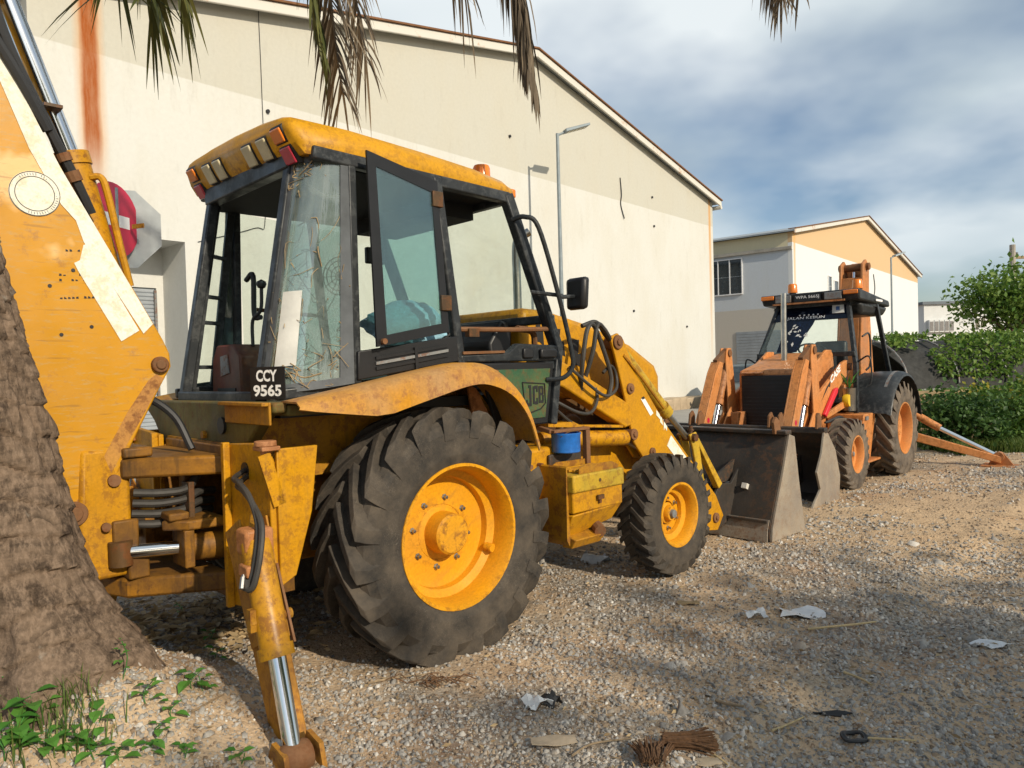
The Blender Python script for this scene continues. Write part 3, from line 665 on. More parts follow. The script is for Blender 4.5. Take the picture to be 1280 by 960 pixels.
# parked car against the warehouse corner
car = empty('parked_car', (9.55, 29.6, float(gz(9.5, 29.6, False)) + .06), R(-12), 'dark grey parked car by the warehouse corner behind the orange machine', 'car')
secs = []   # lengthwise sections (y forward = towards camera is -y): (y, half width low, z low, half width belt, z belt, half width roof, z roof)
prof = [(-2.0, .70, .30, .74, .55, .66, .60), (-1.85, .80, .25, .84, .70, .74, .78), (-1.0, .84, .24, .87, .92, .78, .99), (-.75, .84, .24, .88, .96, .76, 1.02), (-.05, .84, .24, .88, 1.0, .62, 1.66), (.9, .84, .24, .88, 1.02, .63, 1.74), (1.6, .84, .26, .87, 1.02, .62, 1.66), (2.05, .80, .3, .83, 1.0, .66, 1.1), (2.12, .74, .35, .78, .8, .64, .85)]
rows = []
for (y, a, za, b, zb, c, zc_) in prof: rows.append([(-a, y, za), (-b, y, zb*.55 + za*.45), (-b*.99, y, zb), (-c, y, zc_), (-c*.5, y, zc_ + .02), (0, y, zc_ + .03), (c*.5, y, zc_ + .02), (c, y, zc_), (b*.99, y, zb), (b, y, zb*.55 + za*.45), (a, y, za)])
mb = MB().grid(rows); mb.f.append(tuple(range(11))); k = len(rows)-1; mb.f.append(tuple(k*11 + i for i in range(11))[::-1])
mb.build('body', 'car_paint', car, smooth=50)
MB().hexa([(-.74, -.80, 1.05), (.74, -.80, 1.05), (.72, -.74, 1.06), (-.72, -.74, 1.06)], [(-.60, -.13, 1.64), (.60, -.13, 1.64), (.58, -.06, 1.65), (-.58, -.06, 1.65)]).build('windscreen', 'glass_window', car, smooth=None)
for s_ in (-1, 1):
    MB().add([(s_*.885, -.55, 1.04), (s_*.885, 1.6, 1.06), (s_*.66, 1.45, 1.62), (s_*.66, .1, 1.62)], [(0, 1, 2, 3)]).build('side_window', 'glass_window', car, smooth=None)
    MB().box(s_*.62 - .14, s_*.62 + .14, -2.0, -1.86, .55, .70).build('headlight', 'lens_clear', car, bevel=.03)
    MB().box(s_*.93 - .08, s_*.93 + .08, -.68, -.58, 1.0, 1.12).build('mirror', 'car_paint', car, bevel=.03)
    for y in (-1.25, 1.3):
        w_ = MB().lathe([(.18, -.09), (.29, -.10), (.32, -.06), (.32, .06), (.29, .10), (.18, .09)], n=20, axis='x').build('wheel', 'tyre', car, (s_*.80, y, .26)); MB().lathe([(.0, -.07), (.18, -.085), (.18, .085), (0, .07)], n=20, axis='x').build('rim', 'grey_metal', w_)
MB().box(-.5, .5, -2.03, -1.99, .36, .50).build('grille', 'black_rubber', car)

# ------------------------------------------------------------------ wheels
def make_wheel(name, parent, loc, Rad, W, rimR, side, nl, skew, mats, rear=True, depth=.034, steer=0.0):
    """axis along y; side=-1 means the dish faces -y. rim mesh = the wheel part, tyre/hub/nuts are its sub-parts"""
    s_ = side; rim_m, tyre_m = mats; h = W/2
    wheel = MB().lathe([(rimR + .012, s_*h*.90), (rimR + .010, s_*h*.97), (rimR - .006, s_*h*.97), (rimR - .018, s_*h*.86), (rimR - .030, s_*h*.62), (rimR - .034, s_*h*.34), (rimR - .075, s_*h*.24),
                        (rimR - .080, s_*h*.04), (rimR*.70, s_*h*.00), (rimR*.40, s_*h*.06), (rimR*.38, -s_*h*.05), (rimR*.7, -s_*h*.12), (rimR - .05, -s_*h*.1), (rimR - .03, -s_*h*.95), (rimR + .012, -s_*h*.95)], n=56).build(name, rim_m, parent, loc, smooth=32)
    wheel.rotation_euler = (0, random.uniform(0, 3), steer)
    m = MB(); rc = Rad - depth
    prof = []
    half = [(rimR - .004, h*.90), (rimR + .02, h*.965), (rimR + (rc-rimR)*.22, h*1.0), (rimR + (rc-rimR)*.24, h*1.008), (rimR + (rc-rimR)*.27, h*1.006), (rimR + (rc-rimR)*.50, h*1.03), (rimR + (rc-rimR)*.70, h*1.018), (rimR + (rc-rimR)*.715, h*1.028), (rimR + (rc-rimR)*.74, h*1.006), (rc - .028, h*.93), (rc - .008, h*.80), (rc, h*.45), (rc + .003, 0)]
    prof = [(r, y) for r, y in half] + [(r, -y) for r, y in half[::-1][1:]]
    m.lathe(prof, n=72)
    # lugs
    w0 = 2*math.pi/nl
    for sd in (-1, 1):
        for i in range(nl):
            th = w0*(i + (.5 if sd > 0 else 0)); st = []
            for (q, ycur, rb, rt, wf) in ((0, .02, rc - .012, Rad, .34), (.25, .30, rc - .012, Rad, .34), (.55, .60, rc - .014, Rad - .002, .37), (.85, .90, rc - .035, Rad - .006, .42), (1.0, .985, rc - .055, Rad - .020, .44), (1.05, 1.045, rc - (.11 if rear else .07), rc - .040, .42)):
                a = th + skew*w0*(q + .18*q*q); ww = w0*wf
                for (da, rr, yy) in ((-ww/2, rb, ycur), (-ww*.40, rt, ycur), (ww*.40, rt, ycur), (ww/2, rb, ycur)):
                    st.append(((rr)*math.cos(a + da), sd*h*yy, rr*math.sin(a + da)))
            k = len(st)//4; fs = []
            for j in range(k-1):
                for c in range(3): fs.append((j*4 + c, j*4 + c + 1, (j+1)*4 + c + 1, (j+1)*4 + c))
            fs += [(0, 1, 2, 3), tuple((k-1)*4 + c for c in range(4))]
            m.add(st, fs)
    ty = m.build('tyre', tyre_m, wheel, smooth=26, bevel=.004 if rear else None)
    hl = h*.62 if rear else h*.42; hr = rimR*.30 if rear else rimR*.26
    hub = MB().lathe([(0, s_*hl), (hr*.86, s_*hl), (hr*.97, s_*(hl - .012)), (hr, s_*(hl - .05)), (hr*1.02, s_*.02), (hr*1.32, s_*.012), (hr*1.34, -s_*.02)], n=32).build('hub', rim_m, wheel)
    nn = 8 if rear else 6
    for i in range(nn):
        a = 2*math.pi*i/nn; rr = rimR*.50
        MB().lathe([(0, s_*.035), (.011, s_*.034), (.011, s_*.014), (.018, s_*.013), (.019, s_*.0)], (rr*math.cos(a), 0, rr*math.sin(a)), n=6).build('wheel_nut', 'dull_chrome', wheel, smooth=None)
    if rear:
        a = .55
        MB().cyl(((rimR - .07)*math.cos(a), s_*h*.30, (rimR - .07)*math.sin(a)), ((rimR - .06)*math.cos(a), s_*h*.52, (rimR - .06)*math.sin(a)), .026, 12).build('rim_boss', rim_m, wheel)
    else: MB().lathe([(0, s_*(hl + .028)), (hr*.5, s_*(hl + .024)), (hr*.55, s_*hl)], n=20).build('hub_cap', 'grey_metal', wheel)
    return wheel

# ------------------------------------------------------------------ yellow backhoe loader
A1 = .8111
jcb = empty('backhoe_loader', (-1.0459, 4.7994, -.015), R(90) - A1, 'worn yellow backhoe loader with glazed cab and rear boom, in the foreground', 'backhoe loader', 'backhoe loaders parked nose to nose')
J = jcb
YP, YW = 'yellow_paint', 'yellow_worn'
for s_ in (-1, 1):
    make_wheel('drive_wheel', J, (0, s_*.885, .69), .705, .43, .39, s_, 20, 1.25, ('rim_yellow', 'tyre'), True, .054)
    make_wheel('steer_wheel', J, (2.17, s_*.91, .462), .455, .27, .235, s_, 26, .9, ('rim_yellow', 'tyre'), False, .024)
# chassis
MB().box(-.95, 2.75, -.46, -.36, .58, 1.06).box(-.95, 2.75, .36, .46, .58, 1.06).box(-.9, 1.2, -.36, .36, .62, .70).box(2.0, 2.75, -.36, .36, .72, .9).build('chassis', 'greasy_yellow', J, bevel=.012)
MB().cyl((0, -.72, .69), (0, .72, .69), .13, 20).lathe([(.13, -.25), (.24, -.15), (.26, 0), (.24, .15), (.13, .25)], (0, 0, .69), 24).build('rear_axle', 'grease_iron', J)
MB().beam((2.17, -.78, .46), (2.17, .78, .46), .14, .16).box(2.0, 2.34, -.16, .16, .5, .74).cyl((2.17, -.80, .32), (2.17, -.80, .60), .06, 12).cyl((2.17, .80, .32), (2.17, .80, .60), .06, 12).build('front_axle', 'grease_iron', J, bevel=.01)
MB().box(.2, 1.5, -.33, .33, .42, .75).box(1.25, 2.7, -.34, .34, 1.0, 1.5).cyl((1.7, -.33, 1.1), (1.7, -.40, 1.1), .14, 20).cyl((2.2, -.33, 1.25), (2.2, -.42, 1.25), .09, 16).build('engine', 'grease_iron', J, bevel=.02)
# bonnet
bn = MB().py([(1.18, 1.36), (1.18, 2.04), (1.45, 2.03), (1.95, 1.93), (2.45, 1.78), (2.80, 1.60), (2.86, 1.50), (2.86, 1.10), (2.74, 1.10), (2.7, 1.36)], -.40, .40).build('bonnet', YP, J, bevel=.045)
for i in range(5):
    MB().box(2.862, 2.872, -.30, .30, 1.14 + i*.066, 1.17 + i*.066).build('grille_bar', 'black_rubber', bn)
for i, (x, z, w, h) in enumerate(((1.30, 1.80, .10, .16), (1.47, 1.72, .16, .17), (1.69, 1.62, .15, .19))):
    MB().py([(x, z), (x + w*.55, z - .01), (x + w, z - .04), (x + w*.92, z + h*.45), (x + w*.6, z + h*.42), (x + w*.7, z + h), (x + w*.15, z + h*1.02), (x + w*.22, z + h*.5)], -.4035, -.4005).build('lettering_remnant', 'letter_black', bn, smooth=None)
ex = MB().tube(bent([(1.80, .28, 1.95), (1.80, .28, 2.3), (1.80, .28, 2.62), (1.82, .25, 2.70), (1.88, .20, 2.75)]), .036, 14).build('exhaust_stack', 'dull_chrome', J)
# loader arms
def arm_pair(parent, y, s_):
    m = MB()
    plate = [(1.84, 1.82), (1.93, 1.85), (2.00, 1.80), (2.14, 1.55), (2.52, 1.12), (3.28, .42), (3.40, .22), (3.30, .10), (3.16, .12), (2.95, .36), (2.40, .84), (2.22, .86), (2.10, 1.0), (2.00, 1.36), (1.90, 1.66)]
    for dy in (-.045, .045): m.py(plate, y + dy - .012, y + dy + .012)
    m.py([(2.14, 1.55), (2.52, 1.12), (3.28, .42), (3.24, .36), (2.48, 1.05), (2.10, 1.50)], y - .033, y + .033)
    a = m.build('loader_arm', 'yellow_paint' if s_ < 0 else 'yellow_mossy', parent, bevel=.006)
    MB().py([(1.02, 1.60), (1.10, 1.72), (1.35, 1.62), (2.06, 1.30), (2.12, 1.14), (2.00, 1.12), (1.3, 1.46), (1.06, 1.52)], y - .058, y + .058).build('arm_beam', YP, a, bevel=.012)
    for (x, z, r_) in ((1.92, 1.78, .055), (2.06, 1.42, .042), (2.09, 1.06, .045), (2.33, .90, .035), (1.10, 1.61, .05), (3.26, .22, .045)):
        MB().cyl((x, y - .075, z), (x, y + .075, z), r_, 16).cyl((x, y - .088, z), (x, y - .070, z), r_*.5, 6).build('pivot_pin', 'rusty_iron', a, bevel=.004)
    if s_ < 0:
        # white stripe with worn lettering on the front edge of the plate
        MB().py([(2.60, 1.01), (2.66, .955), (2.98, .655), (2.90, .60), (2.54, .93)], y - .0605, y - .0575).build('white_stripe', 'white_decal', a, smooth=None)
        for q in ([(2.40, 1.235), (2.445, 1.195), (2.455, 1.15), (2.40, 1.19)], [(2.455, 1.18), (2.475, 1.165), (2.49, 1.10), (2.45, 1.13)], [(2.50, 1.135), (2.545, 1.09), (2.54, 1.05), (2.515, 1.085), (2.50, 1.06)]):
            MB().py(q, y - .0605, y - .0575).build('torn_letter', 'white_decal', a, smooth=None)
        MB().py([(2.20, 1.33), (2.24, 1.345), (2.36, 1.21), (2.32, 1.19)], y - .060, y - .0575).build('small_sticker', 'letter_white', a, smooth=None)
        MB().py([(2.205, 1.342), (2.235, 1.352), (2.25, 1.335), (2.22, 1.325)], y - .0625, y - .0605).build('sticker_mark', 'letter_black', a, smooth=None)
    return a
for s_ in (-1, 1):
    y = s_*.62; a = arm_pair(J, y, s_)
    # lift ram
    r_ = MB().cyl((1.16, y + s_*.0, 1.10), (2.05, y, 1.035), .062, 20).tube([(1.10, y, 1.10), (1.18, y, 1.10)], [.05, .064], 14).build('lift_ram', YP, J)
    MB().cyl((2.05, y, 1.035), (2.33, y, .90), .034, 14, ).build('rod', 'dull_chrome', r_)
    MB().py([(1.12, 1.19), (1.95, 1.125), (1.95, 1.145), (1.45, 1.18), (1.38, 1.21), (1.12, 1.215)], y - .07, y + .05).build('guard', YP, r_)
    # tilt ram with rod to the lever
    t_ = MB().cyl((1.96, y, 1.77), (2.60, y, 1.215), .052, 20).cyl((2.56, y, 1.25), (2.63, y, 1.19), .062, 20).build('tilt_ram', 'yellow_mossy' if s_ < 0 else YP, J)
    MB().cyl((2.60, y, 1.215), (2.92, y, .965), .027, 14).build('rod', 'dull_chrome', t_)
    MB().tube(bent([(1.99, y - .06, 1.68), (2.2, y - .07, 1.50), (2.5, y - .065, 1.24)]), .012, 6).build('feed_pipe', YW, t_)
    lv = MB()
    for dy in (-.05, .05): lv.py([(2.88, .99), (2.98, 1.01), (3.02, .90), (3.10, .52), (3.02, .50), (2.93, .86)], y + dy - .011, y + dy + .011)
    lv.py([(2.98, 1.0), (3.04, .98), (3.44, .50), (3.38, .46)], y - .03, y + .03)
    lv.build('tilt_lever', 'yellow_mossy', J, bevel=.006)
    MB().cyl((2.93, y - .09, .965), (2.93, y + .09, .965), .034, 14).cyl((2.95, y - .02, .98), (2.96, y - .02, 1.06), .018, 10).cyl((2.955, y - .02, 1.02), (2.957, y - .02, 1.035), .028, 10).build('lever_pin', 'grease_iron', J)
MB().beam((2.30, -.6, 1.02), (2.30, .6, 1.02), .12, .10).build('cross_tube', YP, J, bevel=.01)
# hoses on the loader tower
for k, pts in enumerate(([(1.50, -.66, 1.42), (1.46, -.72, 1.62), (1.52, -.72, 1.86), (1.62, -.70, 1.90), (1.74, -.68, 1.74), (1.82, -.69, 1.52), (1.78, -.70, 1.38)],
                         [(1.56, -.62, 1.44), (1.60, -.70, 1.70), (1.66, -.70, 1.90), (1.76, -.68, 1.88), (1.86, -.66, 1.80)],
                         [(1.58, -.62, 1.90), (1.72, -.64, 1.93), (1.82, -.64, 1.84), (1.90, -.64, 1.78)],
                         [(1.34, -.70, 1.60), (1.52, -.74, 1.46), (1.70, -.73, 1.38), (1.86, -.70, 1.42), (1.92, -.66, 1.52), (1.86, -.66, 1.60), (1.76, -.66, 1.55)],
                         [(1.20, -.70, 1.36), (1.35, -.76, 1.28), (1.52, -.74, 1.27), (1.64, -.70, 1.36), (1.66, -.66, 1.46)],
                         [(1.14, -.66, 1.34), (1.22, -.68, 1.30), (1.34, -.68, 1.22), (1.48, -.67, 1.16), (1.52, -.66, 1.14)])):
    MB().tube(bent(pts), .017 if k < 3 else .012, 8).build('hose', 'hose_rubber', J)
# bucket
sp = [(3.56, .0), (4.22, .0), (4.19, .10), (4.10, .50), (4.03, .90), (3.93, .93), (3.80, .60), (3.66, .30), (3.58, .12)]
bk = MB(); back = [(3.55, .0), (3.57, .14), (3.65, .32), (3.79, .62), (3.92, .94)]
bk.sheet([[(x, y, z) for x, z in back] for y in np.linspace(-1.03, 1.03, 9)], .025)
bk.sheet([[(x, y, z) for x, z in ((3.55, .0), (3.9, -.005), (4.22, .0))] for y in np.linspace(-1.03, 1.03, 3)], -.02)
bkt = bk.build('loader_bucket', 'steel_dark', J, smooth=30)
for s_ in (-1, 1): MB().py(sp, s_*1.032 if s_ > 0 else -1.058, 1.058 if s_ > 0 else -1.032).build('side_plate', 'bucket_side', bkt, bevel=.004)
MB().box(3.86, 3.97, -1.06, 1.06, .925, .965).build('top_rail', 'steel_dark', bkt, bevel=.01)
MB().beam((3.535, -1.03, .18), (3.535, 1.03, .18), .03, .02).build('wear_strip', 'steel_dark', bkt)
MB().sheet([[(x - .012, y, z) for x, z in ((3.54, .0), (3.55, .10), (3.585, .19))] for y in (-1.03, 0, 1.03)], -.012).build('wear_plate', 'bucket_side', bkt)
for y in (-.62, -.50, .50, .62): MB().py([(3.24, .12), (3.24, .30), (3.42, .50), (3.62, .48), (3.76, .60), (3.66, .30), (3.58, .14), (3.40, .10)], y - .014, y + .014).build('hinge_ear', 'steel_dark', bkt, bevel=.005)
for y in (-.56, .56): MB().py([(3.36, .46), (3.45, .56), (3.80, .68), (3.72, .50)], y - .012, y + .012).build('gusset', 'steel_dark', bkt)
for y in (-.56, -.735): MB().cyl((3.668, y, .462), (3.71, y, .444), .035, 4).build('bolt_pad', 'stone_pale', bkt)
for y in (-.95,): MB().py([(3.84, .93), (3.82, 1.04), (3.87, 1.09), (3.93, 1.05), (3.96, .93)], y - .016, y + .016).build('lifting_eye', 'rusty_iron', bkt, bevel=.006)

# ---- cab
cabm = 'black_paint'
cf = MB()
for s_ in (-1, 1):
    cf.beam((-.865, s_*.53, 1.48), (-.64, s_*.53, 2.76), .07, .06, (1, 0, 0))                 # rear posts
    cf.beam((-.43, s_*.755, 1.54), (-.412, s_*.735, 2.76), .045, .05, (1, 0, 0))             # rear side posts
    cf.beam((.285, s_*.775, 1.60), (.155, s_*.745, 2.74), .05, .06, (1, 0, 0))               # door posts
    cf.beam((1.150, s_*.765, 1.72), (.735, s_*.735, 2.72), .07, .075, (1, 0, 0))             # front posts
    cf.beam((1.06, s_*.775, 1.22), (1.150, s_*.765, 1.74), .07, .06, (1, 0, 0))
    cf.beam((-.64, s_*.73, 2.745 + .035*(s_*.73 + .74)), (.74, s_*.735, 2.70 + .035*(s_*.73 + .74)), .06, .07)                           # roof rails
    cf.beam((-.86, s_*.70, 1.50), (1.10, s_*.765, 1.62), .05, .06)                           # sill
cf.beam((-.65, -.56, 2.745), (-.65, .56, 2.745), .08, .10); cf.beam((.735, -.75, 2.70), (.735, .75, 2.70), .06, .08)
cf.beam((1.115, -.76, 1.93), (1.115, .76, 1.93), .06, .06); cf.beam((-.87, -.56, 1.485), (-.87, .56, 1.485), .06, .06)
cab = cf.build('cab_frame', cabm, J, bevel=.010)
# roof: crowned shell with a slanted tail
hw = .74; rows = []
roof_z = lambda y: .035*(y + .74)          # the roof sits slightly askew
for (x, zt, zb, k) in ((-.755, 2.905, 2.872, .88), (-.745, 2.935, 2.845, .92), (-.715, 2.96, 2.79, .96), (-.67, 2.968, 2.735, .985), (-.4, 2.96, 2.745, 1), (.1, 2.925, 2.735, 1), (.5, 2.885, 2.725, 1), (.74, 2.845, 2.715, .985), (.82, 2.815, 2.725, .95), (.84, 2.78, 2.745, .90)):
    w = hw*k; sec = []
    for (fy, fz) in ((-1.0, 0), (-1.02, .25), (-1.005, .52), (-.95, .78), (-.82, .90), (-.5, 1.0), (0, 1.04), (.5, 1.0), (.82, .90), (.95, .78), (1.005, .52), (1.02, .25), (1.0, 0)): sec.append((x, fy*w, zb + (zt-zb)*fz + roof_z(fy*w)))
    rows.append(sec)
m = MB(); n_ = len(rows[0]); m.grid(rows)
for i in range(len(rows)-1): m.f.append((i*n_, (i+1)*n_, (i+1)*n_ + n_-1, i*n_ + n_-1))
m.f.append(tuple(range(n_))); m.f.append(tuple((len(rows)-1)*n_ + i for i in range(n_))[::-1])
roof = m.build('roof', 'yellow_roof', J, smooth=50)
MB().box(-.62, .70, -.69, .69, 2.70, 2.718).box(.35, .70, -.45, .45, 2.60, 2.70).build('headliner', 'headliner', roof)
# lamps in the slanted tail panel: plane from (-.885, z 2.855) down to (-.68, z 2.735)
td = Vector((-.67 + .745, 0, 2.735 - 2.87)).normalized(); tn = Vector((td.z, 0, -td.x)).normalized()
def tail_lamp(y0, y1, a0, a1, mat, name, tilt=0.0):
    o = Vector((-.745, 0, 2.87)); f = lambda y, a, d: o + td*a + tn*d + Vector((tilt*a, y, roof_z(y)))
    hs = MB().hexa([f(y0 - .012, a0 - .01, -.01), f(y1 + .012, a0 - .01, -.01), f(y1 + .012, a1 + .01, -.01), f(y0 - .012, a1 + .01, -.01)], [f(y0 - .006, a0, .018), f(y1 + .006, a0, .018), f(y1 + .006, a1, .018), f(y0 - .006, a1, .018)]).build(name, 'black_rubber', roof, bevel=.004)
    MB().hexa([f(y0, a0 + .004, .019), f(y1, a0 + .004, .019), f(y1, a1 - .004, .019), f(y0, a1 - .004, .019)], [f(y0 + .004, a0 + .008, .030), f(y1 - .004, a0 + .008, .030), f(y1 - .004, a1 - .008, .030), f(y0 + .004, a1 - .008, .030)]).build('lens', mat, hs, bevel=.004)
for y in (-.40, -.215, .20, .36): tail_lamp(y - .052, y + .052, .0, .125, 'lens_clear', 'work_lamp')
for s_ in (-1, 1):
    tail_lamp(s_*.59 - .055, s_*.59 + .055, -.015, .070, 'lens_orange', 'indicator_lamp'); tail_lamp(s_*.60 - .055, s_*.60 + .055, .085, .185, 'lens_red', 'tail_lamp')
MB().lathe([(0, .13), (.05, .128), (.058, .11), (.060, .02), (.066, .015), (.066, 0)], (.74, -.50, 2.83), 20, 'z').build('beacon', 'lens_orange', roof)
MB().box(.84, .885, -.68, -.60, 2.73, 2.79).build('side_indicator', 'lens_orange', roof, bevel=.012)
# curved rear quarter panes
def quarter(s_):
    lo = bent([(-.875, s_*.555, 1.50), (-.83, s_*.665, 1.505), (-.73, s_*.735, 1.515), (-.58, s_*.765, 1.53), (-.45, s_*.77, 1.545)], 3)
    hi = bent([(-.655, s_*.555, 2.75), (-.635, s_*.645, 2.75), (-.58, s_*.71, 2.75), (-.50, s_*.738, 2.75), (-.425, s_*.745, 2.755)], 3)
    return lo, hi
for s_ in (-1, 1):
    lo, hi = quarter(s_); rws = [[a.lerp(b, t) for t in np.linspace(0, 1, 7)] for a, b in zip(lo, hi)]
    q = MB().sheet(rws, .005*s_).build('quarter_pane', 'glass_dirty' if s_ < 0 else 'glass_clear', cab, smooth=60)
    n1 = len(lo); band = MB()
    off = lambda p: p + Vector((-.35, s_, 0)).normalized()*.008
    e = [[off(a.lerp(b, t)) for t in np.linspace(0, 1, 7)] for a, b in zip(lo[n1-3:], hi[n1-3:])]; band.sheet(e, .002*s_)
    for (t0, t1) in ((0, .035), (.965, 1.0)): band.sheet([[off(a.lerp(b, t)) for t in (t0, t1)] for a, b in zip(lo[:n1-2], hi[:n1-2])], .002*s_)
    band.sheet([[off(a.lerp(b, t)) for t in np.linspace(0, 1, 7)] for a, b in zip(lo[:2], hi[:2])], .002*s_)
    band.build('pane_border', 'seat_grey', q, smooth=60)
lo, hi = quarter(-1)
pp = lambda i, t, d=.012: lo[i].lerp(hi[i], t) + Vector((-.55, -.8, 0)).normalized()*d
MB().sheet([[pp(i, t) for t in np.linspace(.11, .42, 6)] for i in (2, 3, 4, 5)], .002).build('paper_sheet', 'paper_white', cab, smooth=60)
npd = Vector((lo[4].x - lo[0].x, lo[4].y - lo[0].y, 0)).normalized(); npn = Vector((-npd.y, npd.x, 0)); npn = npn if npn.y < 0 else -npn
p0 = Vector((-.925, -.560, 1.478)); npd = Vector((.42, -.90, 0)).normalized(); npn = Vector((-.90, -.42, 0)).normalized()
pl = MB().prism([p0, p0 + npd*.215, p0 + npd*.215 + UZ*.165, p0 + UZ*.165], [p + npn*.006 for p in (p0, p0 + npd*.215, p0 + npd*.215 + UZ*.165, p0 + UZ*.165)]).build('number_plate', 'plate_black', cab, smooth=None)
text('number', 'CCY', 'letter_white', pl, p0 + npn*.006 + npd*.040 + UZ*.090, npd, UZ, .13, .060, .0015, .035)
text('number', '9565', 'letter_white', pl, p0 + npn*.006 + npd*.020 + UZ*.015, npd, UZ, .175, .060, .0015, .035)
for i in range(3): pass
# side pane standing open on its front hinge, frame proud of the cab
y0, y1 = -.86, -.795
def side_quad(x0, z0, x1, z1, x2, z2, x3, z3, th, dy=0.0):
    yy = lambda x: y0 + (y1-y0)*(x + .39)/(.58) + dy
    P = [(x0, yy(x0), z0), (x1, yy(x1), z1), (x2, yy(x2), z2), (x3, yy(x3), z3)]
    return P, [(a, b + th, c) for a, b, c in P]
B = ((-.355, 1.735), (.19, 1.825), (.125, 2.70), (-.385, 2.775))
inn = ((-.285, 1.80), (.135, 1.875), (.078, 2.63), (-.325, 2.70))
fr = MB()
for i in range(4):
    a, b, c, d = B[i], B[(i+1) % 4], inn[(i+1) % 4], inn[i]
    P, Q = side_quad(*a, *b, *c, *d, .014); fr.prism(P, Q)
sp_ = fr.build('side_pane', 'plate_black', cab)
P, Q = side_quad(*inn[0], *inn[1], *inn[2], *inn[3], .006, .004); MB().prism(P, Q).build('pane_glass', 'glass_teal', sp_, smooth=None)
MB().cyl((-.315, -.875, 1.765), (-.315, -.83, 1.765), .016, 12).build('pane_stud', 'rusty_iron', sp_)
for z in (1.95, 2.55): MB().box(.125 - (z-1.95)*.07, .20 - (z-1.95)*.07, -.815, -.785, z, z + .09).build('hinge', 'grease_iron', sp_, bevel=.004)
# vent panel below it
vp = MB().py([(-.44, 1.56), (.275, 1.655), (.262, 1.805), (-.435, 1.715)], -.795, -.765).build('vent_panel', 'plate_black', cab, bevel=.006)
for i in range(3):
    z = 1.612 + i*.028
    MB().py([(-.33, z), (.17, z + .069), (.17, z + .085), (-.33, z + .016)], -.806, -.797).build('louvre', 'grey_metal' if i == 1 else 'plate_black', vp, smooth=None)
MB().beam((-.06, -.803, 1.60), (-.065, -.803, 1.735), .02, .012, (0, 1, 0)).build('louvre_bar', 'plate_black', vp)
# rear window parts, left side posts and ladder-like pane frames
lw = MB(); lw.beam((-.80, .60, 1.52), (-.60, .60, 2.72), .03, .05, (1, 0, 0)).beam((-.62, .70, 1.52), (-.46, .70, 2.72), .03, .05, (1, 0, 0))
for t in (.12, .36, .5, .72): lw.beam((-.80 + .2*t, .60, 1.52 + 1.2*t), (-.62 + .16*t, .70, 1.52 + 1.2*t), .025, .025)
lw.build('window_catch_frame', cabm, cab, bevel=.004)
MB().tube([(-.30, .74, 2.06), (.2, .75, 2.03)], .014, 8).build('grab_bar', 'grease_iron', cab)
# door: green lower panel, black ledge, bars
d = MB().py([(.55, 1.22), (1.02, 1.225), (1.095, 1.64), (.30, 1.64), (.36, 1.60), (.47, 1.48)], -.790, -.765).build('door', 'plate_black', cab, bevel=.012)
MB().py([(.62, 1.265), (.985, 1.27), (1.045, 1.595), (.46, 1.595), (.55, 1.45)], -.797, -.791).build('door_panel', 'green_door', d, bevel=.006)
lg = [(.775, 1.51), (.98, 1.495), (.985, 1.365), (.94, 1.33), (.80, 1.30)]
for i in range(5):
    a, b = lg[i], lg[(i+1) % 5]; MB().beam((a[0], -.800, a[1]), (b[0], -.800, b[1]), .006, .008, (0, 1, 0)).build('logo_outline', 'letter_black', d)
for lt, (x, w) in zip('JCB', ((.812, .050), (.870, .046), (.924, .048))):
    zt = 1.490 - (x-.80)*.08; zb = 1.350 + (x-.80)*.15; h = zt - zb; t_ = .017
    if lt == 'J': bars = [(x + w - t_ - .006, x + w - .006, zb, zt), (x - .006, x + w - t_ - .006, zb, zb + t_*1.2), (x + w*.35, x + w - t_ - .006, zt - t_, zt), (x - .006, x + .010, zb + t_*1.2, zb + h*.30)]
    elif lt == 'C': bars = [(x, x + t_, zb + .004, zt - .004), (x + t_, x + w, zb, zb + t_*1.2), (x + t_, x + w, zt - t_*1.2, zt), (x + w - .014, x + w, zt - h*.34, zt - t_*1.2), (x + w - .014, x + w, zb + t_*1.2, zb + h*.34)]
    else: bars = [(x, x + t_, zb, zt), (x + t_, x + w - .004, zb, zb + t_), (x + t_, x + w - .006, zt - t_, zt), (x + t_, x + w - .008, zb + h*.46, zb + h*.46 + t_*.9), (x + w - t_*.9, x + w, zb + t_*.8, zb + h*.46), (x + w - t_*.9 - .002, x + w - .002, zb + h*.52, zt - t_*.8)]
    lm = MB()
    for (x0_, x1_, z0_, z1_) in bars: lm.box(x0_, x1_, -.8005, -.7975, z0_, z1_)
    lm.build('logo_letter', 'letter_black', d, smooth=None)
MB().py([(.27, 1.645), (1.10, 1.645), (1.135, 1.75), (.75, 1.76), (.66, 1.70), (.27, 1.69)], -.80, -.74).build('door_ledge', cabm, d, bevel=.010)
MB().box(.93, 1.08, -.83, -.80, 1.665, 1.725).build('door_handle', 'plate_black', d, bevel=.010); MB().box(.78, .87, -.82, -.80, 1.665, 1.73).build('door_latch', 'plate_black', d, bevel=.008)
MB().py([(.28, 1.693), (.62, 1.700), (.62, 1.715), (.28, 1.71)], -.81, -.77).build('rust_strip', 'rusty_iron', d)
MB().tube([(.28, -.77, 1.845), (.75, -.775, 1.85), (1.06, -.77, 1.86)], .016, 8).tube(bent([(.80, -.74, 1.86), (.98, -.70, 1.84), (1.04, -.66, 1.72)]), .022, 8).build('door_bar', 'rusty_iron', d)
MB().box(.34, .42, -.80, -.76, 1.80, 1.85).build('bar_clamp', 'grease_iron', d)
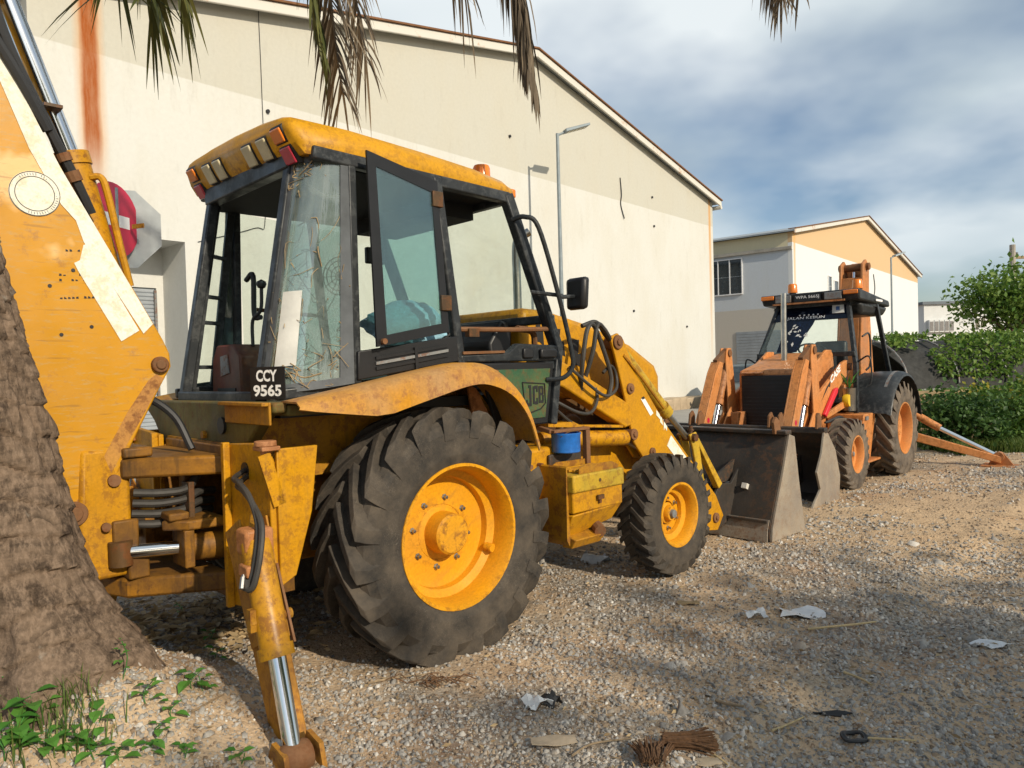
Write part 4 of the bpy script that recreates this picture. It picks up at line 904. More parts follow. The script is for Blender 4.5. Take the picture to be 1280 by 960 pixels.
# panes: windscreen, left side, lower front quarter
MB().hexa([(1.118, -.72, 1.96), (1.118, .72, 1.96), (1.124, .72, 1.96), (1.124, -.72, 1.96)], [(.742, -.70, 2.67), (.742, .70, 2.67), (.748, .70, 2.67), (.748, -.70, 2.67)]).build('windscreen', 'glass_clear', cab, smooth=None)
MB().py([(.30, 1.72), (1.10, 1.76), (.74, 2.66), (.18, 2.68)], .752, .757).build('side_window', 'glass_clear', cab, smooth=None)
MB().py([(-.38, 1.62), (.24, 1.68), (.12, 2.68), (-.38, 2.72)], .752, .757).build('side_window', 'glass_clear', cab, smooth=None)
MB().box(.42, .58, .42, .46, 2.40, 2.52).build('inside_mirror', 'plate_black', cab, bevel=.01)
# interior
MB().box(-.84, 1.1, -.70, .70, 1.38, 1.44).build('cab_floor', 'black_rubber', cab)
dash = MB().py([(.95, 1.44), (1.10, 1.44), (1.13, 1.92), (1.02, 1.95), (.90, 1.78)], -.35, .70).build('dashboard', 'plate_black', cab, bevel=.02)
MB().tube([(.95, 0, 1.6), (.72, 0, 1.86)], .03, 8).build('steering_column', 'plate_black', cab)
sw = MB(); cx = Vector((.71, 0, 1.88)); ax = Vector((-.67, 0, .74)).normalized(); u = Vector((0, 1, 0)); w = ax.cross(u)
sw.tube([cx + (u*math.cos(a) + w*math.sin(a))*.19 for a in np.linspace(0, 2*math.pi, 25)], .013, 7, False)
for a in (.5, 2.6, 4.7): sw.tube([cx, cx + (u*math.cos(a) + w*math.sin(a))*.19], .010, 6)
sw.build('steering_wheel', 'plate_black', cab)
seat = MB().box(-.12, .38, -.26, .26, 1.62, 1.74).box(-.05, .3, -.16, .16, 1.44, 1.62).build('seat', 'seat_grey', cab, bevel=.035)
MB().hexa([(.34, -.24, 1.72), (.44, -.24, 1.72), (.44, .24, 1.72), (.34, .24, 1.72)], [(.46, -.18, 2.08), (.55, -.17, 2.06), (.55, .17, 2.06), (.46, .18, 2.08)]).build('backrest', 'seat_grey', seat, bevel=.04)
con = MB().px([(-.02, 1.44), (.42, 1.44), (.40, 1.70), (.33, 1.79), (.10, 1.79), (.0, 1.72)], -.74, -.56).build('control_console', 'console_red', cab, bevel=.012)
MB().box(-.746, -.741, .06, .32, 1.50, 1.53).build('slot', 'plate_black', con); MB().px([(.14, 1.62), (.26, 1.60), (.26, 1.72), (.16, 1.73)], -.748, -.741).build('sticker', 'grey_metal', con)
lvr = MB().tube(bent([(-.62, .08, 1.78), (-.62, .07, 1.93), (-.60, .0, 1.99), (-.60, -.02, 2.12)]), .011, 8).build('lever', 'black_rubber', con); MB().lathe([(0, .03), (.026, .016), (.03, 0), (.022, -.02), (0, -.03)], (-.60, -.02, 2.14), 12, 'z').build('knob', 'plate_black', lvr)
MB().tube(bent([(-.55, .30, 2.20), (-.54, .22, 2.22), (-.54, .22, 1.98), (-.52, .17, 1.96)]), .016, 8).build('window_crank', 'plate_black', cab)
fan = MB(); fc = Vector((.30, .62, 2.32)); fnv = Vector((-.9, -.4, 0)).normalized(); fu = Vector((-fnv.y, fnv.x, 0))
for rr in (.03, .07, .11, .14): fan.tube([fc + (fu*math.cos(a) + UZ*math.sin(a))*rr for a in np.linspace(0, 2*math.pi, 25)], .004, 5, False)
for k in range(12): a = k*math.pi/6; fan.tube([fc, fc + (fu*math.cos(a) + UZ*math.sin(a))*.14], .003, 4)
fan.build('cab_fan', 'plate_black', cab)
# rail and mirror on the front post
MB().tube(bent([(.76, -.76, 2.56), (.80, -.84, 2.57), (.86, -.90, 2.50), (1.00, -.92, 2.10), (1.12, -.92, 1.72), (1.14, -.91, 1.60), (1.08, -.88, 1.53), (1.00, -.80, 1.52)]), .016, 10).build('hand_rail', 'black_paint', cab)
MB().cyl((1.02, -.92, 2.06), (1.16, -.94, 2.07), .014, 8).cyl((.90, -.78, 2.10), (1.05, -.92, 2.07), .014, 8).build('mirror_arm', 'black_paint', cab)
mr = MB().hexa([(1.14, -1.02, 1.98), (1.20, -1.02, 1.98), (1.20, -.86, 1.98), (1.14, -.86, 1.98)], [(1.14, -1.03, 2.19), (1.21, -1.03, 2.20), (1.21, -.86, 2.20), (1.14, -.86, 2.19)]).build('mirror', 'plate_black', cab, bevel=.025)
# ---- fenders
for s_ in (-1, 1):
    path = bent([(-.92, 1.462), (-.60, 1.515), (-.2, 1.585), (.12, 1.635), (.30, 1.605), (.46, 1.50), (.57, 1.35), (.64, 1.15)] and [(-.92, 0, 1.462), (-.60, 0, 1.515), (-.2, 0, 1.585), (.12, 0, 1.63), (.30, 0, 1.60), (.46, 0, 1.50), (.57, 0, 1.35), (.645, 0, 1.15)], 4)
    lips = np.interp([p.x for p in path], [-.92, -.45, 0, .3, .66], [.03, .165, .13, .10, .05])
    rws = []
    for p, lp in zip(path, lips): rws.append([(p.x, s_*.74, p.z - .02), (p.x, s_*.90, p.z + .004), (p.x, s_*1.03, p.z), (p.x, s_*1.062, p.z - .022), (p.x - .01, s_*1.068, p.z - lp)])
    fd = MB().sheet(rws, .010*s_).build('fender', 'yellow_fender' if s_ < 0 else YW, J, smooth=40)
    MB().sheet([[(p.x, s_*.55, p.z - .06), (p.x, s_*.73, p.z - .04)] for p in path], .01).build('inner_arch', 'yellow_worn', fd)
    MB().py([(p.x, p.z - .06) for p in path] + [(.5, 1.05), (-.6, 1.05), (-.9, 1.2)], s_*.545 - .006, s_*.545 + .006).build('arch_plate', 'yellow_worn', fd, smooth=None)
    MB().py([(.35, 1.52), (.42, 1.48), (.56, 1.25), (.60, 1.0), (.42, 1.05)], s_*.75 - .008, s_*.75 + .008).build('mud_flap', 'orange_worn', fd)
MB().py([(.24, 1.60), (.36, 1.575), (.36, 1.592), (.24, 1.618)], -1.03, -.93).build('rust_hole', 'rusty_iron', J)
# tray under the rear window
tr = MB().px([(.93, 1.46), (.93, 1.40), (.80, 1.33), (.66, 1.21), (.42, 1.19), (-.40, 1.23), (-.60, 1.26), (-.78, 1.40), (-.90, 1.42), (-.90, 1.47)], -.97, -.90).box(-.90, -.60, -.90, .93, 1.40, 1.455).build('rear_tray', 'olive_tray', J, bevel=.012)
MB().box(-.985, -.972, -.88, -.36, 1.36, 1.47).box(-1.02, -.985, -.88, -.36, 1.452, 1.47).build('tray_bracket', YW, tr, bevel=.004); MB().cyl((-.985, -.30, 1.34), (-.97, -.30, 1.34), .045, 18).build('tray_hole', 'plate_black', tr)
MB().box(-.99, -.973, -.55, .5, 1.215, 1.25).build('tray_lip', YW, tr); MB().cyl((-.99, -.05, 1.28), (-.94, -.05, 1.28), .022, 8).build('tray_bolt', YW, tr)
# ---- tool box, step, side tank
tb = MB().hexa([(.92, -1.02, .50), (1.38, -1.02, .56), (1.38, -.72, .56), (.92, -.72, .50)], [(.90, -1.10, .66), (1.40, -1.10, .68), (1.40, -.72, .68), (.90, -.72, .66)]).box(.90, 1.40, -1.10, -.72, .67, .90).build('tool_box', YP, J, bevel=.010)
MB().box(.893, 1.407, -1.115, -.72, .80, .915).build('lid', 'yellow_mossy', tb, bevel=.012)
MB().py([(.885, .96), (.895, .97), (.91, .50), (.905, .46), (.88, .50)], -1.06, -.70).build('end_plate', YW, tb)
MB().box(1.12, 1.18, -1.125, -1.112, .735, .765).build('hasp', 'grease_iron', tb)
for z in (.72, .86): MB().cyl((1.15, -1.118, z), (1.15, -1.10, z), .012, 10).build('rivet', 'grease_iron', tb)
for i in range(5): MB().box(.98, 1.34, -1.09 + i*.045, -1.07 + i*.045, .916, .935).build('step_tread', YP, tb, bevel=.003)
for y in (-1.10, -.86): MB().py([(.965, .916), (1.36, .916), (1.36, .94), (1.30, .965), (1.02, .97), (.965, .95)], y, y + .008).build('step_side', YW, tb)
st = MB().hexa([(.92, -1.06, .44), (1.20, -1.06, .44), (1.20, -.98, .44), (.92, -.98, .44)], [(.92, -1.10, .50), (1.22, -1.10, .50), (1.22, -.98, .53), (.92, -.98, .53)]).build('lower_step', YW, J, bevel=.006)
MB().cyl((1.16, -1.1, .52), (1.20, -1.03, .54), .04, 10).build('step_bracket', 'rusty_iron', st)
sd = MB().box(.72, 1.28, -.80, -.48, .70, 1.07).build('side_tank', YP, J, bevel=.025); MB().box(.98, 1.30, -.83, -.805, .90, 1.02).build('grimy_patch_plate', 'steel_dark', sd, bevel=.01)
for x in (.80, .90): MB().cyl((x, -.84, .96), (x, -.80, .96), .016, 8).build('bolt', 'rusty_iron', sd)
MB().py([(1.45, .60), (2.62, .55), (2.66, .74), (2.50, .98), (2.30, 1.04), (1.45, 1.06)], -.475, -.462).build('chassis_side', YP, J, bevel=.008)
pb = MB().box(.98, 1.34, -.88, -.82, 1.165, 1.185).box(1.30, 1.34, -.88, -.84, .93, 1.165).beam((.98, -.85, 1.175), (.98, -.72, 1.2), .03, .03).build('pail_bracket', 'rusty_iron', J, bevel=.004)
# ---- rear frame and stabilisers
for s_ in (-1, 1):
    fr = MB().px([(s_*.50, .44), (s_*.98, .50), (s_*.98, 1.20), (s_*.90, 1.285), (s_*.50, 1.26)], -1.04, -1.01).build('rear_frame_plate', YP, J, bevel=.006)
    MB().box(-1.075, -1.04, s_*.53 - .018, s_*.53 + .018, .44, 1.27).build('frame_flange', YP, fr, bevel=.005)
    MB().box(-1.01, -.70, s_*.50 - .012, s_*.50 + .012, .44, 1.20).build('frame_web', 'greasy_yellow', fr); MB().py([(-1.01, .62), (-.93, .66), (-.84, .95), (-.80, 1.26), (-1.01, 1.26)], s_*.985 - .012, s_*.985 + .012).build('frame_cheek', YP, fr, bevel=.005)
    MB().beam((-1.07, s_*.99, 1.24), (-1.0, s_*.99, 1.0), .014, .06).build('frame_rib', YP, fr)
    MB().box(-1.09, -1.0, s_*.97 - .05, s_*.97 + .05, 1.255, 1.275).cyl((-1.05, s_*.97, 1.275), (-1.05, s_*.97, 1.30), .05, 14).cyl((-1.05, s_*.97, 1.20), (-1.05, s_*.97, 1.255), .025, 8).build('cab_mount', 'orange_worn', fr, bevel=.004)
    MB().lathe([(0, -.004), (.042, -.003), (.042, .004)], (-1.042, s_*.72, 1.14), 20, 'x').build('hose_hole', 'plate_black', fr)
    # leg: a tapered box beam splayed outwards
    lg = MB().beam((-1.12, s_*.90, .88), (-1.16, s_*1.36, .05), .12, .14, (0, -s_, 0), .10, .13).build('stabiliser_leg', 'leg_paint', J, bevel=.008)
    for dx in (-.066, .060): MB().beam((-1.12 + dx, s_*.90, .92), (-1.14 + dx, s_*1.16, .44), .010, .17, (0, -s_, 0), .010, .10).build('leg_cheek', 'leg_paint', lg, bevel=.003)
    ram = MB().cyl((-1.215, s_*1.20, .90), (-1.22, s_*1.37, .475), .062, 20).cyl((-1.22, s_*1.36, .50), (-1.22, s_*1.378, .455), .072, 20).build('stabiliser_ram', YP, J)
    MB().cyl((-1.22, s_*1.37, .475), (-1.225, s_*1.50, .12), .036, 18).build('rod', 'chrome', ram)
    MB().box(-1.275, -1.15, s_*1.19 - .055, s_*1.19 + .055, .85, .96).build('ram_head', 'orange_worn', ram, bevel=.015); MB().box(-1.29, -1.18, s_*1.235 - .045, s_*1.235 + .045, .77, .82).build('ram_port', 'orange_worn', ram, bevel=.008)
    MB().beam((-1.10, s_*.95, .94), (-1.21, s_*1.19, .93), .05, .06).build('ram_bracket', YW, ram, bevel=.006)
    for dx in (-.03, .0): MB().cyl((-1.285 + dx*.6, s_*1.24 + dx, .78), (-1.30 + dx*.6, s_*1.26 + dx, .74), .012, 8).build('port_stub', 'dull_chrome', ram)
    MB().cyl((-1.30, s_*1.31, .60), (-1.12, s_*1.31, .60), .022, 10).build('leg_pin', YW, ram); MB().box(-1.305, -1.28, s_*1.295, s_*1.33, .565, .655).build('pin_clip', YW, ram)
    MB().beam((-1.145, s_*1.24, .80), (-1.145, s_*1.38, .50), .010, .018).build('ram_pipe', 'rusty_iron', ram)
    MB().lathe([(0, -.06), (.055, -.06), (.06, -.05), (.06, .05), (.055, .06), (0, .06)], (-1.225, s_*1.51, .095), 18, 'x').build('rod_eye', 'rusty_iron', ram)
    ft = MB().box(-1.31, -1.09, s_*1.50 - .17, s_*1.50 + .17, -.02, .008).build('foot_pad', 'leg_paint', lg, bevel=.006)
    for dx in (-.075, .075): MB().px([(s_*1.38, .008), (s_*1.60, .008), (s_*1.56, .14), (s_*1.46, .16)], -1.21 + dx - .010, -1.21 + dx + .010).build('foot_ear', 'leg_paint', ft)
    for dx, dy in ((0, 0), (.03, .035)):
        MB().tube(bent([(-1.03, s_*(.72 + dy*.5), 1.15 - dx), (-1.12, s_*(.78 + dy), 1.12 - dx), (-1.17, s_*(.95 + dy), 1.12 - dx), (-1.20, s_*(1.12 + dy), 1.08 - dx), (-1.22, s_*(1.24 + dy), .98), (-1.25, s_*(1.28 + dy), .86), (-1.28, s_*(1.28 + dy), .75), (-1.295, s_*(1.26 + dx), .735), (-1.29, s_*(1.25 + dx), .77)]), .013, 8).build('stabiliser_hose', 'hose_rubber', ram)
for z in (.44, 1.16): MB().box(-1.005, -.94, -.49, .49, z, z + .08).build('rear_crossmember', 'greasy_yellow', J, bevel=.008)
# ---- swing frame, slew rams, king post
sf = MB()
sf.pz([(-1.02, -.46), (-1.02, .46), (-1.20, .30), (-1.44, .20), (-1.52, .0), (-1.44, -.20), (-1.20, -.34)], 1.10, 1.20)
sf.build('swing_casting', 'greasy_yellow', J, bevel=.015)
MB().pz([(-1.02, -.46), (-1.02, .46), (-1.20, .30), (-1.44, .20), (-1.52, .0), (-1.44, -.20), (-1.20, -.34)], .50, .60).build('swing_casting', 'greasy_yellow', J, bevel=.015)
MB().pz([(-1.02, -.42), (-1.02, -.15), (-1.22, -.18), (-1.30, -.30), (-1.20, -.40)], .83, .88).box(-1.28, -1.18, -.36, -.22, .88, .92).build('slew_bracket', 'greasy_yellow', J, bevel=.01)
for y in (-.30, .30):
    sr = MB().cyl((-.98, y*1.1, .72), (-1.20, y, .735), .075, 18).box(-1.22, -1.17, y - .09, y + .09, .64, .83).build('slew_ram', 'greasy_yellow', J, bevel=.006)
    MB().cyl((-1.22, y, .735), (-1.47, y*.75, .745), .034, 18).build('rod', 'chrome', sr); MB().cyl((-1.47, y*.75, .68), (-1.47, y*.75, .80), .055, 14).build('rod_eye', 'grease_iron', sr)
kp = MB().prism([(-1.40, -.20, .62), (-1.66, -.22, .62), (-1.70, .22, .62), (-1.40, .20, .62)], [(-1.40, -.17, 1.26), (-1.62, -.20, 1.26), (-1.66, .20, 1.26), (-1.40, .17, 1.26)]).build('king_post', YP, J, bevel=.02)
MB().box(-1.44, -1.34, -.24, .24, .60, .72).build('king_lug', 'greasy_yellow', kp, bevel=.01); MB().box(-1.44, -1.30, -.22, .22, 1.205, 1.255).build('king_lug', 'greasy_yellow', kp, bevel=.01); MB().box(-1.50, -1.38, -.222, -.19, .76, .90).build('king_lug', 'greasy_yellow', kp, bevel=.01)
for z in (.66, 1.22): MB().cyl((-1.42, 0, z - .07), (-1.42, 0, z + .07), .07, 18).build('king_pin', 'grease_iron', kp)
MB().cyl((-1.53, -.235, .88), (-1.53, -.215, .88), .022, 12).cyl((-1.48, -.21, 1.10), (-1.48, -.19, 1.10), .03, 12).build('bolt', 'rusty_iron', kp)
MB().box(-1.41, -1.32, .10, .22, 1.25, 1.42).cyl((-1.36, .16, 1.35), (-1.36, .16, 1.44), .07, 12).build('valve_post', YW, kp, bevel=.01)
for i in range(4):
    z = 1.03 - i*.055; dy = -.22 + .02*i
    MB().tube(bent([(-1.40, dy, z), (-1.28, dy - .04, z - .012), (-1.16, dy - .05, z - .004), (-1.08, dy - .02, z + .02 + (.05 if i == 0 else 0)), (-.96, dy + .10, z + (.12 if i == 0 else .0))]), .021, 10).build('hose', 'hose_rubber', J)
MB().box(-1.16, -1.13, -.30, -.20, .84, 1.06).build('hose_clamp', 'grease_iron', J, bevel=.005)
MB().tube(bent([(-1.36, .1, 1.42), (-1.28, -.02, 1.50), (-1.16, -.12, 1.40), (-1.10, -.2, 1.22)]), .02, 8).build('hose', 'black_rubber', J)
# ---- boom (two plates and a web), dipper ram, dipper and bucket
bp_ = [(-1.70, .84), (-1.58, .90), (-1.44, 1.17), (-1.24, 1.56), (-1.185, 1.66), (-1.19, 1.73), (-1.22, 1.80), (-1.35, 2.05), (-1.62, 2.55), (-1.80, 2.92), (-2.02, 3.40), (-2.06, 3.55), (-2.22, 3.58), (-2.28, 3.42), (-2.12, 2.8), (-1.98, 2.3), (-1.88, 1.8), (-1.84, 1.3), (-1.78, .90)]
boom = MB().py(bp_, -.185, -.160).py(bp_, .160, .185).py([(-1.24, 1.60), (-1.23, 1.78), (-1.80, 2.88), (-2.06, 3.48), (-2.14, 3.44), (-1.88, 2.82), (-1.34, 1.78), (-1.30, 1.62)], -.159, .159).py([(-1.68, .90), (-1.56, .98), (-1.74, 1.75), (-1.85, 2.3), (-2.2, 3.3), (-2.23, 3.3), (-1.88, 2.3), (-1.78, 1.75)], -.159, .159).build('boom', 'boom_paint', J, bevel=.008)
for (a, b, c, d_) in (((-1.845, 2.94), (-1.79, 2.905), (-1.365, 2.08), (-1.425, 2.04)),):
    pass
# cream stripe: two lengths along the front edge of the plate, the lower one torn at its upper end
MB().py([(-1.985, 3.25), (-1.93, 3.23), (-1.66, 2.62), (-1.40, 2.13), (-1.268, 1.88), (-1.315, 1.83), (-1.46, 2.08), (-1.57, 2.27), (-1.60, 2.37), (-1.66, 2.44), (-1.78, 2.68)], -.1895, -.1855).build('cream_stripe', 'white_decal', boom, smooth=None)
MB().py([(-1.572, 2.255), (-1.555, 2.262), (-1.335, 1.845), (-1.42, 1.79), (-1.60, 2.13), (-1.615, 2.165), (-1.59, 2.18)], -.1893, -.1855).build('cream_stripe', 'white_decal', boom, smooth=None)
bc = (-1.765, 2.475)
MB().lathe([(.0, -.0035), (.104, -.003), (.104, 0)], (bc[0], -.1855, bc[1]), 40).build('round_decal', 'white_decal', boom)
MB().lathe([(.078, -.0045), (.081, -.0045), (.081, -.003), (.078, -.003)], (bc[0], -.1855, bc[1]), 40, closed=True).build('decal_ring', 'letter_black', boom)
MB().lathe([(.100, -.0045), (.103, -.0045), (.103, -.003), (.100, -.003)], (bc[0], -.1855, bc[1]), 40, closed=True).build('decal_ring', 'letter_black', boom)
for i in range(34):
    if i % 9 == 8: continue
    a = -1.9 + i*.125; r0, r1 = .085, .096; w = .032
    MB().add([(bc[0] + math.cos(a)*r0, -.1893, bc[1] + math.sin(a)*r0), (bc[0] + math.cos(a + w)*r0, -.1893, bc[1] + math.sin(a + w)*r0), (bc[0] + math.cos(a + w*1.4)*r1, -.1893, bc[1] + math.sin(a + w*1.4)*r1), (bc[0] + math.cos(a + w*.3)*r1, -.1893, bc[1] + math.sin(a + w*.3)*r1)], [(0, 1, 2, 3)]).build('decal_letter', 'grey_metal', boom, smooth=None)
for (x, z, w) in ((-1.70, 2.215, .28), (-1.68, 2.10, .22), (-1.68, 2.075, .20), (-1.68, 1.99, .20)):   # worn print
    random.seed(int(z*100))
    for k in range(int(w/.017)):
        if random.random() < .3: continue
        MB().py([(x + k*.017, z + k*.0012), (x + k*.017 + .011, z + k*.0012), (x + k*.017 + .010, z + k*.0012 + random.uniform(.004, .013)), (x + k*.017 + .001, z + k*.0012 + random.uniform(.004, .013))], -.1875, -.1855).build('print_mark', 'letter_black', boom, smooth=None)
for (x, z, r_) in ((-1.243, 1.67, .042), (-1.66, .96, .06), (-2.16, 3.46, .06)):
    MB().cyl((x, -.215, z), (x, .215, z), r_, 20).cyl((x, -.225, z), (x, -.21, z), r_*.6, 20).build('pivot_pin', 'rusty_iron', boom, bevel=.006)
for (x, z) in ((-1.62, 2.13), (-1.55, 1.86), (-1.72, 2.05), (-1.68, 1.82)): MB().cyl((x, -.188, z), (x, -.183, z), .009, 10).build('bolt_hole', 'plate_black', boom)
MB().py([(-1.60, .96), (-1.47, 1.17), (-1.225, 1.60), (-1.26, 1.622), (-1.30, 1.59), (-1.40, 1.44), (-1.52, 1.22), (-1.58, 1.10), (-1.66, 1.0)], -.1875, -.1855).build('scraped_edge', 'scraped', boom, smooth=None)
dr = MB().cyl((-1.40, 0, 2.02), (-1.56, 0, 2.70), .078, 22).cyl((-1.555, 0, 2.68), (-1.57, 0, 2.74), .086, 22).build('dipper_ram', YP, J)
MB().cyl((-1.565, 0, 2.71), (-1.85, 0, 3.55), .047, 20).build('rod', 'chrome', dr)
MB().tube(bent([(-1.50, -.06, 2.62), (-1.455, -.08, 2.62), (-1.43, -.09, 2.54), (-1.385, -.09, 2.30), (-1.34, -.09, 2.08)]), .018, 8).build('ram_pipe', YP, dr)
MB().box(-1.70, -1.62, -.12, -.04, 2.92, 2.935).build('rod_tab', 'grease_iron', dr)
for k, pts in enumerate(([(-1.52, -.14, 2.42), (-1.60, -.16, 2.60), (-1.73, -.17, 2.88), (-1.86, -.17, 3.2), (-1.95, -.15, 3.6)], [(-1.60, -.10, 2.60), (-1.70, -.12, 2.86), (-1.84, -.12, 3.12), (-1.90, -.10, 3.5)], [(-1.70, -.18, 2.78), (-1.80, -.20, 2.98), (-1.95, -.20, 3.25), (-2.06, -.18, 3.5)])):
    MB().tube(bent(pts), .024, 8).build('hose', 'black_rubber', boom)
MB().cyl((-1.585, -.158, 2.565), (-1.605, -.161, 2.61), .034, 10).cyl((-1.625, -.163, 2.655), (-1.64, -.165, 2.69), .032, 10).build('hose_coupling', 'rusty_iron', boom)
dp = MB().beam((-2.10, 0, 3.60), (-2.95, 0, 1.20), .26, .30, (1, 0, 0), .20, .20).build('dipper', YP, J, bevel=.012)
MB().py([(-2.85, 1.3), (-3.05, 1.25), (-3.25, .95), (-3.15, .62), (-2.85, .50), (-2.70, .55), (-2.95, .75), (-2.98, 1.0)], -.30, .30).build('digging_bucket', 'steel_dark', J, bevel=.01)
# things lodged in and on the machine
tin = empty('paint_tin', (-1.0459, 4.7994, -.015), R(90) - A1, 'dented blue tin hanging from the bracket above the tool box', 'tin')
MB().lathe([(.0, -.068), (.090, -.066), (.096, -.06), (.098, .05), (.103, .058), (.103, .066), (.094, .066), (.090, -.05), (0, -.055)], (1.11, -.86, 1.095), 28, 'z').build('body', 'blue_plastic', tin); 
MB().tube(bent([(1.02, -.90, 1.14), (1.06, -.93, 1.17), (1.16, -.93, 1.17), (1.20, -.90, 1.14)]), .004, 6).build('handle', 'grease_iron', tin)
sack = MB(); rs = np.random.default_rng(5); rows = []
for i in range(15):
    ph = math.pi*i/14; row = []
    for k in range(25):
        a = 2*math.pi*k/24; f = 1 + .14*math.sin(3*a + i) + .10*math.sin(5*a + 2*i) + (.06*rs.random() if 0 < k < 24 else 0)
        row.append((.18 + .26*math.sin(ph)*math.cos(a)*f, -.38 + .18*math.sin(ph)*math.sin(a)*f, 1.885 + .15*math.cos(ph)*(1 + .12*math.sin(4*a))))
    rows.append(row)
so_ = sack.grid(rows).build('sack', 'sack_blue', None, smooth=80); so_.location = jcb.location; so_.rotation_euler = jcb.rotation_euler
tag(so_, 'crumpled pale blue plastic sack on the seat behind the side pane', 'sack')
vine = MB(); rv = random.Random(3); lo, hi = quarter(-1)
for k in range(110):
    i = rv.uniform(1, len(lo)-2); t = (rv.uniform(.0, .10) if k < 40 else rv.uniform(.86, .97)) if k < 85 else rv.uniform(.05, .6); i = rv.uniform(1, 5) if 40 <= k < 85 else i; pts = []
    for j in range(5):
        a = int(max(0, min(len(lo)-1, i))); p = lo[a].lerp(hi[a], max(.01, min(.985, t))); pts.append(p + Vector((rv.uniform(-.02, .05), rv.uniform(-.025, .04), 0))); i += rv.uniform(-1.8, 1.8); t += rv.uniform(-.03, .07) if k < 85 else rv.uniform(-.05, .12)
    vine.tube(bent(pts, 3), rv.uniform(.0014, .0034), 4)
vo = vine.build('dry_creeper', 'dry_vine', None, smooth=None); vo.location = jcb.location; vo.rotation_euler = jcb.rotation_euler
tag(vo, 'tangle of dry creeper stems behind the curved rear pane of the cab', 'dry creeper')

# ------------------------------------------------------------------ orange backhoe loader, facing the camera
A2 = R(42.7)
K = case = empty('backhoe_loader', (4.791, 11.246, -.075), math.atan2(-math.cos(A2), -math.sin(A2)), 'orange backhoe loader with black cab roof and two beacons, facing the yellow one', 'backhoe loader', 'backhoe loaders parked nose to nose')
OP, OW = 'orange_paint', 'orange_worn'
for s_ in (-1, 1):
    make_wheel('drive_wheel', K, (0, s_*.90, .66), .67, .42, .36, s_, 20, -1.25, ('rim_orange', 'tyre_dusty'), True, .05)
    make_wheel('steer_wheel', K, (1.72, s_*.87, .455), .455, .27, .23, s_, 22, -.9, ('rim_orange', 'tyre_dusty'), False, .026)
MB().box(-.95, 2.35, -.40, -.30, .55, 1.0).box(-.95, 2.35, .30, .40, .55, 1.0).box(-.9, 2.3, -.3, .3, .60, .70).build('chassis', OW, K, bevel=.012)
MB().cyl((0, -.72, .66), (0, .72, .66), .13, 18).build('rear_axle', 'grease_iron', K); MB().beam((1.72, -.75, .455), (1.72, .75, .455), .13, .15).build('front_axle', 'grease_iron', K)
bn = MB().py([(.80, 1.0), (.80, 1.78), (1.2, 1.72), (2.04, 1.55), (2.08, 1.50), (2.08, .80), (1.9, .80), (1.7, 1.0)], -.41, .41).build('bonnet', OP, K, bevel=.03)
gr = MB().box(2.083, 2.11, -.36, .36, .80, 1.48).build('grille', 'plate_black', bn, bevel=.015)
for i in range(13): MB().box(2.112, 2.120, -.33, .33, .84 + i*.048, .852 + i*.048).build('grille_slat', 'black_rubber', gr, smooth=None)
for x in (1.1, 1.5, 1.85): MB().py([(x, 1.742 - (x-.8)*.18), (x + .28, 1.742 - (x-.52)*.18), (x + .28, 1.755 - (x-.52)*.18), (x, 1.755 - (x-.8)*.18)], -.35, -.06).build('hood_panel', OW, bn)
MB().tube([(1.42, -.05, 1.62), (1.41, -.05, 2.2), (1.39, -.05, 2.60)], [.040, .038, .038], 14).build('exhaust_stack', 'dull_chrome', K)
